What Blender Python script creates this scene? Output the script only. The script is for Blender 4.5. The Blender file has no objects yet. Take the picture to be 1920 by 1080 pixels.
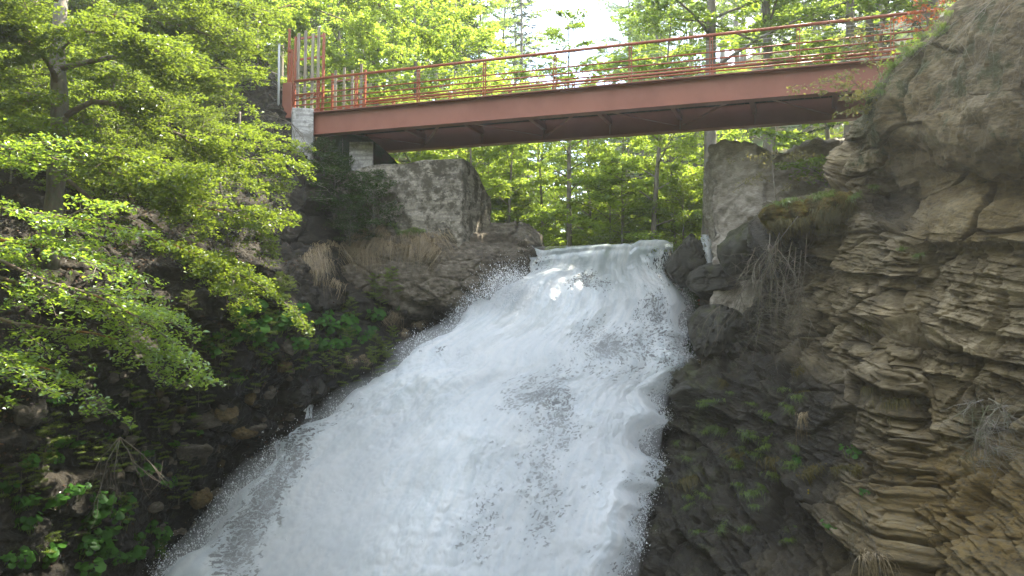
import bpy, math
import numpy as np
from mathutils import Vector, Matrix
from mathutils.bvhtree import BVHTree

R = math.radians
SC = bpy.context.scene
COL = SC.collection

# ------------------------------------------------------------------ camera
F_PX = 1493.0
PITCH = R(2.3)
cam_d = bpy.data.cameras.new('camera')
cam_d.sensor_width = 36.0
cam_d.lens = 36.0 * F_PX / 1920.0
cam_d.clip_start = 0.1
cam_d.clip_end = 3000.0
cam = bpy.data.objects.new('camera', cam_d)
COL.objects.link(cam)
cam.location = (0, 0, 0)
cam.rotation_euler = (R(90) + PITCH, 0, 0)
SC.camera = cam

# ------------------------------------------------------------------ light
SUN_AZ, SUN_EL = R(60), R(52)
EXPOSURE = 2.72
HAZE = .0010
MIST = .56
world = bpy.data.worlds.new('World')
SC.world = world
world.use_nodes = True
nt = world.node_tree
nt.nodes.clear()
w_out = nt.nodes.new('ShaderNodeOutputWorld')
w_bg = nt.nodes.new('ShaderNodeBackground')
w_bg.inputs['Strength'].default_value = 0.14
sky = nt.nodes.new('ShaderNodeTexSky')
sky.sky_type = 'NISHITA'
sky.sun_disc = False
sky.sun_elevation = SUN_EL
sky.sun_rotation = SUN_AZ
sky.altitude = 800
sky.dust_density = 1.5
w_tc = nt.nodes.new('ShaderNodeTexCoord')
w_noise = nt.nodes.new('ShaderNodeTexNoise')
w_noise.inputs['Scale'].default_value = 2.6
w_noise.inputs['Detail'].default_value = 7
w_ramp = nt.nodes.new('ShaderNodeMapRange')
w_ramp.interpolation_type = 'SMOOTHSTEP'
w_ramp.inputs['From Min'].default_value = 0.36
w_ramp.inputs['From Max'].default_value = 0.60
w_mix = nt.nodes.new('ShaderNodeMix')
w_mix.data_type = 'RGBA'
w_mix.inputs[7].default_value = (5.2, 5.5, 5.9, 1)
nt.links.new(w_tc.outputs['Generated'], w_noise.inputs['Vector'])
nt.links.new(w_noise.outputs['Fac'], w_ramp.inputs['Value'])
nt.links.new(w_ramp.outputs['Result'], w_mix.inputs[0])
nt.links.new(sky.outputs['Color'], w_mix.inputs[6])
nt.links.new(w_mix.outputs[2], w_bg.inputs['Color'])
nt.links.new(w_bg.outputs['Background'], w_out.inputs['Surface'])

sun_d = bpy.data.lights.new('sun', 'SUN')
sun_d.energy = 4.0
sun_d.angle = R(0.5)
sun_d.color = (1.0, 0.91, 0.74)
sun = bpy.data.objects.new('sun', sun_d)
COL.objects.link(sun)
SUN_V = Vector((math.sin(SUN_AZ) * math.cos(SUN_EL), math.cos(SUN_AZ) * math.cos(SUN_EL), math.sin(SUN_EL)))
sun.rotation_euler = SUN_V.to_track_quat('Z', 'Y').to_euler()

SC.view_settings.view_transform = 'Standard'
SC.view_settings.look = 'None'
SC.view_settings.exposure = EXPOSURE
SC.view_settings.gamma = 1.0
SC.render.engine = 'CYCLES'
SC.cycles.max_bounces = 8
SC.cycles.diffuse_bounces = 5
SC.cycles.glossy_bounces = 2
SC.cycles.transmission_bounces = 4
SC.cycles.transparent_max_bounces = 10
SC.cycles.volume_bounces = 2
SC.cycles.use_denoising = True
SC.cycles.sample_clamp_indirect = 6.0

# ------------------------------------------------------------------ numeric helpers
CP, SP = math.cos(PITCH), math.sin(PITCH)

def P(px, py, d):
    """point seen at photo pixel (px, py) at distance d ahead of the viewer"""
    px, py, d = np.broadcast_arrays(np.asarray(px, float), np.asarray(py, float), np.asarray(d, float))
    cx = (px - 960.0) / F_PX
    cy = (540.0 - py) / F_PX
    dy = CP - cy * SP
    dz = cy * CP + SP
    t = d / dy
    return np.stack([cx * t, d, dz * t], -1)

def _h(ix, iy, iz, seed):
    n = (ix * 374761393 + iy * 668265263 + iz * 2147483647 + seed * 1274126177) & 0xFFFFFFFF
    n = ((n ^ (n >> 13)) * 1274126177) & 0xFFFFFFFF
    n = ((n ^ (n >> 15)) * 2246822519) & 0xFFFFFFFF
    return ((n ^ (n >> 16)) & 0xFFFFFF) / float(0xFFFFFF)

def vnoise(p, seed=0):
    p = np.asarray(p, float)
    i = np.floor(p).astype(np.int64)
    f = p - i
    f = f * f * f * (f * (f * 6 - 15) + 10)
    out = 0
    for dx in (0, 1):
        wx = f[..., 0] if dx else 1 - f[..., 0]
        for dy in (0, 1):
            wy = f[..., 1] if dy else 1 - f[..., 1]
            for dz in (0, 1):
                wz = f[..., 2] if dz else 1 - f[..., 2]
                out = out + wx * wy * wz * _h(i[..., 0] + dx, i[..., 1] + dy, i[..., 2] + dz, seed)
    return out * 2 - 1

_ROT = np.array([[0.00, 0.80, 0.60], [-0.80, 0.36, -0.48], [-0.60, -0.48, 0.64]])

def fbm(p, octv=4, seed=0, gain=0.5, ridged=False):
    p = np.asarray(p, float)
    a, s, tot = 1.0, 0, 0
    for k in range(octv):
        n = vnoise(p, seed + k * 7)
        if ridged:
            n = 1 - 2 * np.abs(n)
        s = s + a * n
        tot += a
        a *= gain
        p = p @ _ROT.T * 2.03 + 3.7
    return s / tot

def worley(a, b, seed=0):
    """2D cells: nearest distance, edge gap, random value of the cell, offset inside it"""
    ia, ib = np.floor(a).astype(np.int64), np.floor(b).astype(np.int64)
    f1 = np.full(a.shape, 9.0); f2 = np.full(a.shape, 9.0)
    rid = np.zeros(a.shape); rid2 = np.zeros(a.shape); oa = np.zeros(a.shape); ob = np.zeros(a.shape)
    for da in (-1, 0, 1):
        for db in (-1, 0, 1):
            ca, cb = ia + da, ib + db
            qa = ca + _h(ca, cb, 1 + 0 * ca, seed)
            qb = cb + _h(ca, cb, 2 + 0 * ca, seed)
            d = np.hypot(a - qa, b - qb)
            m = d < f1
            f2 = np.where(m, f1, np.minimum(f2, d))
            f1 = np.where(m, d, f1)
            rid = np.where(m, _h(ca, cb, 3 + 0 * ca, seed), rid)
            rid2 = np.where(m, _h(ca, cb, 4 + 0 * ca, seed), rid2)
            oa = np.where(m, a - qa, oa); ob = np.where(m, b - qb, ob)
    return f1, f2 - f1, rid, rid2, oa, ob

def strata(a, b, sb, sa, am, seed):
    """bedded slabs: every bed is broken into blocks, each leaning out towards its foot"""
    z = np.zeros_like(a)
    bb = b * sb + .8 * vnoise(np.stack([b * sb * .4, a * .12, z], -1), seed)
    i = np.floor(bb).astype(np.int64); f = bb - i
    aa = a * sa * (.6 + .8 * _h(i, i * 0, i * 0 + 1, seed)) + 50 * _h(i, i * 0, i * 0 + 2, seed)
    j = np.floor(aa).astype(np.int64); g = aa - j
    r = _h(i, j, i * 0 + 3, seed); r2 = _h(i, j, i * 0 + 4, seed); r3 = _h(i, j, i * 0 + 5, seed)
    f = np.clip(f + (r3 - .5) * .6 * (g - .5), 0, 1)
    gap = np.minimum(g, 1 - g)
    out = 1.45 * (r - .45) + .75 * (1 - f) * (.25 + r2) + .7 * (r3 - .5) * (g - .5)
    out = out - .45 * sstep(.06, 0, gap)
    return am * out, r

def sstep(a, b, x):
    t = np.clip((x - a) / (b - a), 0, 1)
    return t * t * (3 - 2 * t)

def catmull(tab, q):
    """smooth interpolation along axis 0 of tab at positions q (in index units)"""
    n = tab.shape[0]
    q = np.clip(q, 0, n - 1 - 1e-9)
    i = np.floor(q).astype(int)
    t = (q - i).reshape((-1,) + (1,) * (tab.ndim - 1))
    g = lambda k: tab[np.clip(i + k, 0, n - 1)]
    p0, p1, p2, p3 = g(-1), g(0), g(1), g(2)
    m1, m2 = (p2 - p0) * .5, (p3 - p1) * .5
    return ((2 * t**3 - 3 * t**2 + 1) * p1 + (t**3 - 2 * t**2 + t) * m1
            + (-2 * t**3 + 3 * t**2) * p2 + (t**3 - t**2) * m2)

def lattice(ctrl, nu, nv):
    """ctrl rows x cols x k -> nv x nu x k"""
    c = np.asarray(ctrl, float)
    c = catmull(c, np.linspace(0, c.shape[0] - 1, nv))
    c = np.swapaxes(catmull(np.swapaxes(c, 0, 1), np.linspace(0, c.shape[1] - 1, nu)), 0, 1)
    return c

def grid_normals(v):
    du = np.gradient(v, axis=1); dv = np.gradient(v, axis=0)
    n = np.cross(dv, du)
    n /= np.linalg.norm(n, axis=-1, keepdims=True) + 1e-9
    return n

def grid_quads(nu, nv, wrap=False):
    i = np.arange(nv - 1)[:, None] * nu
    j = np.arange(nu if wrap else nu - 1)[None, :]
    j2 = (j + 1) % nu
    return np.stack([i + j, i + j2, i + nu + j2, i + nu + j], -1).reshape(-1, 4)

def blur(a, n=1):
    for _ in range(n):
        b = np.pad(a, 1, mode='edge')
        a = (b[1:-1, 1:-1] * 2 + b[:-2, 1:-1] + b[2:, 1:-1] + b[1:-1, :-2] + b[1:-1, 2:]) / 6
    return a

# ------------------------------------------------------------------ object helpers
def mesh_from(name, v, f, mat=None, smooth=True, attrs=None, uv=None):
    v = np.ascontiguousarray(np.asarray(v, np.float32).reshape(-1, 3))
    me = bpy.data.meshes.new(name)
    me.vertices.add(len(v)); me.vertices.foreach_set('co', v.ravel())
    fl = f if isinstance(f, list) else [f]
    fl = [np.asarray(x, np.int32) for x in fl if len(x)]
    loops = np.concatenate([x.ravel() for x in fl])
    sizes = np.concatenate([np.full(len(x), x.shape[1], np.int32) for x in fl])
    me.loops.add(len(loops)); me.loops.foreach_set('vertex_index', loops)
    me.polygons.add(len(sizes))
    me.polygons.foreach_set('loop_start', np.concatenate([[0], np.cumsum(sizes)[:-1]]).astype(np.int32))
    me.polygons.foreach_set('use_smooth', np.full(len(sizes), bool(smooth)))
    for k, a in (attrs or {}).items():
        at = me.attributes.new(k, 'FLOAT', 'POINT')
        at.data.foreach_set('value', np.ascontiguousarray(np.asarray(a, np.float32).ravel()))
    if uv is not None:
        u = me.uv_layers.new(name='flow')
        u.data.foreach_set('uv', np.ascontiguousarray(np.asarray(uv, np.float32).reshape(-1, 2)[loops].ravel()))
    me.update(calc_edges=True)
    me.validate()
    if mat: me.materials.append(mat)
    return me

def link(name, me, parent=None):
    o = bpy.data.objects.new(name, me)
    COL.objects.link(o)
    if parent: o.parent = parent
    return o

def tag(o, label=None, cat=None, group=None, kind=None):
    if label: o['label'] = label
    if cat: o['category'] = cat
    if group: o['group'] = group
    if kind: o['kind'] = kind
    return o

def empty(name, loc, rz=0.0, scale=1.0):
    o = bpy.data.objects.new(name, None)
    COL.objects.link(o)
    o.location = loc; o.rotation_euler = (0, 0, rz); o.scale = (scale,) * 3
    o.empty_display_size = 0.2
    return o

def copy_tree(o, parent=None):
    c = o.copy()
    COL.objects.link(c)
    if parent: c.parent = parent
    for ch in list(o.children):
        copy_tree(ch, c)
    return c

class Acc:
    """collects pieces of one part"""
    def __init__(s):
        s.v, s.q, s.t, s.n = [], [], [], 0
    def add(s, v, q=None, t=None):
        v = np.asarray(v, float).reshape(-1, 3)
        s.v.append(v)
        if q is not None and len(q): s.q.append(np.asarray(q, int) + s.n)
        if t is not None and len(t): s.t.append(np.asarray(t, int) + s.n)
        s.n += len(v)
        return s
    def box(s, c, size, ax=None, bev=0.0):
        c = np.asarray(c, float); h = np.asarray(size, float) / 2
        ax = np.eye(3) if ax is None else np.asarray(ax, float)
        if bev <= 0:
            k = np.array([[x, y, z] for z in (-1, 1) for y in (-1, 1) for x in (-1, 1)], float) * h
            q = [[0, 2, 3, 1], [4, 5, 7, 6], [0, 1, 5, 4], [2, 6, 7, 3], [0, 4, 6, 2], [1, 3, 7, 5]]
            return s.add(c + k @ ax, q)
        b = min(bev, h.min() * .6)
        vs, idx = [], {}
        for sx in (-1, 1):
            for sy in (-1, 1):
                for sz in (-1, 1):
                    sg = np.array([sx, sy, sz])
                    for a in range(3):
                        p = sg * (h - b); p[a] = sg[a] * h[a]
                        idx[(sx, sy, sz, a)] = len(vs); vs.append(p)
        q, t = [], []
        for a in range(3):
            o1, o2 = [k for k in range(3) if k != a]
            for sg in (-1, 1):
                f = []
                for (u, w) in ((-1, -1), (1, -1), (1, 1), (-1, 1)):
                    k = [0, 0, 0]; k[a] = sg; k[o1] = u; k[o2] = w
                    f.append(idx[(*k, a)])
                q.append(f)
            for u in (-1, 1):
                for w in (-1, 1):
                    f = []
                    for (e, a2) in ((-1, o1), (-1, o2), (1, o2), (1, o1)):
                        k = [0, 0, 0]; k[a] = e; k[o1] = u; k[o2] = w
                        f.append(idx[(*k, a2)])
                    q.append(f)
        for sx in (-1, 1):
            for sy in (-1, 1):
                for sz in (-1, 1):
                    t.append([idx[(sx, sy, sz, a)] for a in range(3)])
        return s.add(c + np.array(vs) @ ax, q, t)
    def tube(s, pts, rad, sides=6, cap=True):
        pts = np.asarray(pts, float); n = len(pts)
        rad = np.broadcast_to(np.asarray(rad, float), (n,))
        tg = np.gradient(pts, axis=0); tg /= np.linalg.norm(tg, axis=1, keepdims=True) + 1e-9
        up = np.array([0, 0, 1.0]) if abs(tg[0, 2]) < .9 else np.array([1.0, 0, 0])
        fr = []
        a = np.cross(tg[0], up); a /= np.linalg.norm(a)
        for k in range(n):
            a = a - tg[k] * (a @ tg[k]); a /= np.linalg.norm(a) + 1e-9
            fr.append((a, np.cross(tg[k], a)))
        th = np.linspace(0, 2 * np.pi, sides, endpoint=False)
        ring = [pts[k] + rad[k] * (np.cos(th)[:, None] * fr[k][0] + np.sin(th)[:, None] * fr[k][1]) for k in range(n)]
        v = np.concatenate(ring)
        q = grid_quads(sides, n, wrap=True)
        t = []
        if cap:
            v = np.concatenate([v, pts[:1], pts[-1:]])
            m = n * sides
            t = [[m, (k + 1) % sides, k] for k in range(sides)] + [[m + 1, m - sides + k, m - sides + (k + 1) % sides] for k in range(sides)]
        return s.add(v, q, t)
    def mesh(s, name, mat, smooth=True, attrs=None):
        f = []
        if s.q: f.append(np.concatenate(s.q))
        if s.t: f.append(np.concatenate(s.t))
        return mesh_from(name, np.concatenate(s.v), f, mat, smooth, attrs)
    def build(s, name, mat, parent=None, smooth=False, attrs=None):
        return link(name, s.mesh(name, mat, smooth, attrs), parent)

# ------------------------------------------------------------------ materials
def mat_new(name):
    m = bpy.data.materials.new(name); m.use_nodes = True
    t = m.node_tree; t.nodes.clear()
    return m, t, (lambda k: t.nodes.new(k)), (lambda a, b: t.links.new(a, b))

def ramp(t, stops):
    r = t.nodes.new('ShaderNodeValToRGB')
    e = r.color_ramp.elements
    while len(e) > 1: e.remove(e[-1])
    e[0].position = stops[0][0]; e[0].color = (*stops[0][1], 1)
    for p, c in stops[1:]:
        x = e.new(p); x.color = (*c, 1)
    return r

def noise_node(t, scale, detail=6, rough=.6, vec=None, stretch=None):
    n = t.nodes.new('ShaderNodeTexNoise')
    n.inputs['Scale'].default_value = scale
    n.inputs['Detail'].default_value = detail
    n.inputs['Roughness'].default_value = rough
    if vec is not None:
        if stretch is not None:
            mp = t.nodes.new('ShaderNodeMapping')
            mp.inputs['Scale'].default_value = stretch[:3]
            if len(stretch) > 3: mp.inputs['Rotation'].default_value = stretch[3:]
            t.links.new(vec, mp.inputs['Vector']); vec = mp.outputs['Vector']
        t.links.new(vec, n.inputs['Vector'])
    return n

def mixc(t, fac, a, b, mode='MIX'):
    m = t.nodes.new('ShaderNodeMix'); m.data_type = 'RGBA'; m.blend_type = mode
    for s, x in ((0, fac), (6, a), (7, b)):
        if isinstance(x, (int, float)): m.inputs[s].default_value = x
        elif isinstance(x, tuple): m.inputs[s].default_value = (*x, 1)
        else: t.links.new(x, m.inputs[s])
    return m.outputs[2]

def maprange(t, v, a, b, c=0., d=1., smooth=True):
    m = t.nodes.new('ShaderNodeMapRange')
    if smooth: m.interpolation_type = 'SMOOTHSTEP'
    m.inputs['From Min'].default_value = a; m.inputs['From Max'].default_value = b
    m.inputs['To Min'].default_value = c; m.inputs['To Max'].default_value = d
    t.links.new(v, m.inputs['Value'])
    return m.outputs['Result']

def math_node(t, op, a, b=None):
    m = t.nodes.new('ShaderNodeMath'); m.operation = op
    for s, x in ((0, a), (1, b)):
        if x is None: continue
        if isinstance(x, (int, float)): m.inputs[s].default_value = x
        else: t.links.new(x, m.inputs[s])
    return m.outputs[0]

def attr(t, name):
    a = t.nodes.new('ShaderNodeAttribute'); a.attribute_name = name
    return a.outputs['Fac']

def finish(t, color, rough, height=None, bump=.3, dist=.02, spec=.5):
    p = t.nodes.new('ShaderNodeBsdfPrincipled')
    o = t.nodes.new('ShaderNodeOutputMaterial')
    if isinstance(color, tuple): p.inputs['Base Color'].default_value = (*color, 1)
    else: t.links.new(color, p.inputs['Base Color'])
    if isinstance(rough, (int, float)): p.inputs['Roughness'].default_value = rough
    else: t.links.new(rough, p.inputs['Roughness'])
    p.inputs['Specular IOR Level'].default_value = spec
    if height is not None:
        b = t.nodes.new('ShaderNodeBump')
        b.inputs['Strength'].default_value = bump; b.inputs['Distance'].default_value = dist
        t.links.new(height, b.inputs['Height']); t.links.new(b.outputs['Normal'], p.inputs['Normal'])
    t.links.new(p.outputs['BSDF'], o.inputs['Surface'])
    return p

def leaf_mat(name, lo, hi, trans, tfac=.5, gloss=.05):
    m, t, N, L = mat_new(name)
    a = attr(t, 'tint')
    oi = N('ShaderNodeObjectInfo')
    v = math_node(t, 'ADD', a, math_node(t, 'MULTIPLY', math_node(t, 'SUBTRACT', oi.outputs['Random'], .5), .35))
    r = ramp(t, [(0., lo), (1., hi)])
    L(v, r.inputs['Fac'])
    tr = ramp(t, [(0., tuple(x * .75 for x in trans)), (1., trans)])
    L(v, tr.inputs['Fac'])
    d = N('ShaderNodeBsdfDiffuse'); L(r.outputs['Color'], d.inputs['Color'])
    tl = N('ShaderNodeBsdfTranslucent'); L(tr.outputs['Color'], tl.inputs['Color'])
    mx = N('ShaderNodeMixShader'); mx.inputs[0].default_value = tfac
    L(d.outputs[0], mx.inputs[1]); L(tl.outputs[0], mx.inputs[2])
    g = N('ShaderNodeBsdfGlossy'); g.inputs['Roughness'].default_value = .35
    g.inputs['Color'].default_value = (.9, .95, 1, 1)
    m2 = N('ShaderNodeMixShader'); m2.inputs[0].default_value = gloss
    L(mx.outputs[0], m2.inputs[1]); L(g.outputs[0], m2.inputs[2])
    o = N('ShaderNodeOutputMaterial'); L(m2.outputs[0], o.inputs['Surface'])
    return m

M = {}
M['beech'] = leaf_mat('beech_leaf', (.035, .085, .012), (.095, .17, .02), (.34, .48, .04), .52, .045)
M['deep'] = leaf_mat('shaded_beech_leaf', (.030, .068, .009), (.092, .145, .016), (.27, .36, .03), .5, .025)  # copy of the beech leaf with partial shade put into its darker colours
M['young'] = leaf_mat('young_leaf', (.05, .115, .014), (.13, .215, .025), (.46, .60, .06), .54, .04)
M['spruce'] = leaf_mat('spruce_needles', (.012, .030, .012), (.035, .065, .022), (.06, .10, .02), .2, .04)
M['butterbur'] = leaf_mat('butterbur_leaf', (.018, .060, .010), (.055, .135, .022), (.12, .26, .03), .35, .004)
M['redleaf'] = leaf_mat('red_leaf', (.16, .045, .02), (.30, .10, .03), (.6, .16, .05), .5, .04)
M['olive'] = leaf_mat('olive_leaf', (.07, .09, .02), (.17, .15, .04), (.34, .30, .08), .5, .04)
M['evergreen'] = leaf_mat('evergreen_leaf', (.014, .034, .008), (.04, .075, .014), (.07, .13, .015), .3, .006)
M['drygrass'] = leaf_mat('dry_grass', (.20, .15, .085), (.42, .33, .20), (.36, .28, .15), .3, .03)
M['grass'] = leaf_mat('green_grass', (.05, .10, .02), (.13, .19, .04), (.30, .40, .05), .4, .04)
M['mossleaf'] = leaf_mat('moss_strands', (.035, .040, .010), (.12, .095, .02), (.16, .12, .02), .3, .02)
M['litter'] = leaf_mat('dead_leaf', (.04, .022, .012), (.14, .075, .04), (.10, .05, .02), .2, .03)
M['petal'] = leaf_mat('yellow_petal', (.6, .4, .02), (.8, .6, .03), (.7, .5, .03), .4, .03)

def bark(name, dark, light, moss):
    m, t, N, L = mat_new(name)
    tc = N('ShaderNodeTexCoord').outputs['Object']
    n1 = noise_node(t, 3.0, 6, .65, tc, (1, 1, .35))
    n2 = noise_node(t, 14.0, 5, .7, tc, (1, 1, .5))
    n3 = noise_node(t, 1.1, 4, .6, tc)
    r = ramp(t, [(.33, dark), (.68, light)]); L(n1.outputs['Fac'], r.inputs['Fac'])
    c = mixc(t, maprange(t, n3.outputs['Fac'], .52, .66), r.outputs['Color'], moss)
    c = mixc(t, .45, c, n2.outputs['Color'], 'SOFT_LIGHT')
    finish(t, c, .9, n2.outputs['Fac'], .6, .02, .2)
    return m
M['bark'] = bark('beech_bark', (.09, .082, .068), (.27, .245, .205), (.07, .075, .03))
M['branch'] = bark('mossy_branch', (.07, .055, .04), (.20, .16, .12), (.22, .10, .02))
M['twig'] = bark('dry_twig', (.075, .065, .05), (.20, .175, .14), (.09, .085, .05))

def rock_mat(name, cols, moss=(.036, .040, .012), scale=1.0, strata=(0, 0, 0), rough=.8, mossamt=.6, bump=.5, spec=.35, tone=False):
    """attributes moss / wet / ochre steer the colour, all optional; wet also carries painted shade"""
    m, t, N, L = mat_new(name)
    tc = N('ShaderNodeTexCoord').outputs['Object']
    n1 = noise_node(t, 1.3 * scale, 8, .62, tc, (1, 1, 2.2, *strata))
    n2 = noise_node(t, 7 * scale, 8, .68, tc, (1, 1, 3.0, *strata))
    n3 = noise_node(t, 30 * scale, 5, .7, tc)
    n4 = noise_node(t, 2.2 * scale, 5, .6, tc)
    r = ramp(t, [(.30, cols[0]), (.5, cols[1]), (.70, cols[2])]); L(n1.outputs['Fac'], r.inputs['Fac'])
    r2 = ramp(t, [(.35, (.35, .35, .35)), (.62, (.62, .62, .62))]); L(n2.outputs['Fac'], r2.inputs['Fac'])
    c = mixc(t, .75, r.outputs['Color'], r2.outputs['Color'], 'OVERLAY')
    if tone: c = mixc(t, 1., c, mixc(t, attr(t, 'tone'), (.55, .54, .52), (1.35, 1.32, 1.25)), 'MULTIPLY')
    oc = mixc(t, n4.outputs['Fac'], (.15, .095, .026), (.29, .195, .06))
    c = mixc(t, math_node(t, 'MULTIPLY', attr(t, 'ochre'), maprange(t, n2.outputs['Fac'], .35, .6)), c, oc)
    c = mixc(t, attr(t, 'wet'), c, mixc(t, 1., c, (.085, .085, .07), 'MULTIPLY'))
    mo = mixc(t, n3.outputs['Fac'], tuple(x * .5 for x in moss), tuple(x * 1.7 for x in moss))
    mf = math_node(t, 'MULTIPLY', math_node(t, 'ADD', attr(t, 'moss'), math_node(t, 'MULTIPLY', maprange(t, n4.outputs['Fac'], .45, .75, -.5, .5), mossamt)), maprange(t, n3.outputs['Fac'], .3, .55, .35, 1.2))
    mf = maprange(t, mf, .12, .85)
    c = mixc(t, mf, c, mo)
    hgt = math_node(t, 'ADD', math_node(t, 'MULTIPLY', n2.outputs['Fac'], 1.0), math_node(t, 'MULTIPLY', n3.outputs['Fac'], .35))
    rg = maprange(t, attr(t, 'wet'), 0, 1, rough, .42)
    finish(t, c, rg, hgt, bump, .06, spec)
    return m
M['cliff'] = rock_mat('cliff_rock', [(.065, .050, .027), (.165, .132, .076), (.36, .305, .205)], strata=(0, R(-14), 0), tone=True, bump=.85, mossamt=.8)
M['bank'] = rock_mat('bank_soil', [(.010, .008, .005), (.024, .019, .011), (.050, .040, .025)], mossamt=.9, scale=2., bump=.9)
M['ledge'] = rock_mat('ledge_rock', [(.065, .054, .038), (.145, .12, .088), (.28, .24, .185)], scale=3.2, bump=1., mossamt=1.)
M['darkrock'] = rock_mat('dark_boulder', [(.025, .024, .019), (.05, .047, .037), (.09, .083, .066)], scale=1.6, rough=.6, mossamt=.9)
M['ochrerock'] = rock_mat('ochre_stone', [(.03, .022, .010), (.065, .046, .02), (.12, .088, .042)], scale=2., mossamt=.4)
M['greyrock'] = rock_mat('pale_rock', [(.19, .168, .138), (.33, .298, .25), (.46, .42, .36)], mossamt=.15, scale=1.8, bump=.9)
M['bed'] = rock_mat('wet_bed', [(.04, .042, .044), (.085, .088, .09), (.15, .155, .16)], rough=.35, mossamt=0, spec=.6)

def concrete_mat(name, base, stain, amt):
    m, t, N, L = mat_new(name)
    tc = N('ShaderNodeTexCoord').outputs['Object']
    n1 = noise_node(t, 2.6, 9, .70, tc, (1, 1, 1.0))
    n2 = noise_node(t, 16, 6, .7, tc)
    n3 = noise_node(t, 4.2, 4, .55, tc, (.7, .7, 1.4))
    n4 = noise_node(t, 1.5, 5, .6, tc, (1, 1, 7))
    c = mixc(t, maprange(t, n2.outputs['Fac'], .3, .7), tuple(x * .72 for x in base), tuple(min(1, x * 1.2) for x in base))
    c = mixc(t, maprange(t, n4.outputs['Fac'], .47, .55, 0, .85), c, tuple(x * .6 for x in base))
    c = mixc(t, maprange(t, n1.outputs['Fac'], .5 - amt * .1, .66 - amt * .1), c, stain)
    c = mixc(t, maprange(t, n3.outputs['Fac'], .60, .66, 0, amt), c, tuple(x * .6 for x in stain))
    h = math_node(t, 'ADD', n2.outputs['Fac'], math_node(t, 'MULTIPLY', n3.outputs['Fac'], 1.2))
    finish(t, c, .92, h, .6, .03, .2)
    return m
M['oldconcrete'] = concrete_mat('old_concrete', (.29, .262, .212), (.07, .062, .044), .75)
M['newconcrete'] = concrete_mat('new_concrete', (.48, .47, .45), (.22, .21, .19), .35)

def paint(name, col, rough=.45, rust=.25):
    m, t, N, L = mat_new(name)
    tc = N('ShaderNodeTexCoord').outputs['Object']
    n1 = noise_node(t, 1.2, 6, .6, tc)
    n2 = noise_node(t, 9, 5, .7, tc, (1, 1, .25))
    c = mixc(t, maprange(t, n1.outputs['Fac'], .35, .7, 0, .5), col, tuple(x * .72 for x in col))
    c = mixc(t, maprange(t, n2.outputs['Fac'], .58, .75, 0, rust), c, (.10, .045, .03))
    finish(t, c, maprange(t, n1.outputs['Fac'], .3, .7, rough - .08, rough + .15), n2.outputs['Fac'], .06, .01, .4)
    return m
M['redsteel'] = paint('red_oxide_paint', (.25, .095, .062))
M['redrail'] = paint('red_rail_paint', (.31, .076, .034), .4)
M['galv'] = paint('galvanised_steel', (.45, .46, .47), .4, .1)
m, t, N, L = mat_new('weathered_wood')
tc = N('ShaderNodeTexCoord').outputs['Object']
n1 = noise_node(t, 22, 5, .6, tc, (1, 1, .06)); n2 = noise_node(t, 2, 4, .6, tc)
r_ = ramp(t, [(.35, (.16, .13, .10)), (.6, (.34, .30, .25))]); L(n1.outputs['Fac'], r_.inputs['Fac'])
finish(t, mixc(t, .4, r_.outputs['Color'], n2.outputs['Color'], 'SOFT_LIGHT'), .85, n1.outputs['Fac'], .4, .01, .2)
M['wood'] = m
m, t, N, L = mat_new('deck_planks')
tc = N('ShaderNodeTexCoord').outputs['Object']
n1 = noise_node(t, 9, 5, .6, tc, (1, .08, 1))
r_ = ramp(t, [(.35, (.035, .028, .022)), (.65, (.085, .07, .055))]); L(n1.outputs['Fac'], r_.inputs['Fac'])
finish(t, r_.outputs['Color'], .85, n1.outputs['Fac'], .3, .01, .2)
M['deck'] = m
m, t, N, L = mat_new('forest_floor')
tc = N('ShaderNodeTexCoord').outputs['Object']
n1 = noise_node(t, .9, 8, .65, tc); n2 = noise_node(t, 12, 6, .7, tc)
r_ = ramp(t, [(.35, (.035, .028, .014)), (.47, (.055, .045, .02)), (.56, (.035, .062, .016))]); L(n1.outputs['Fac'], r_.inputs['Fac'])
finish(t, mixc(t, .6, r_.outputs['Color'], n2.outputs['Color'], 'SOFT_LIGHT'), .95, n2.outputs['Fac'], .7, .06, .15)
M['floor'] = m

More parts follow.
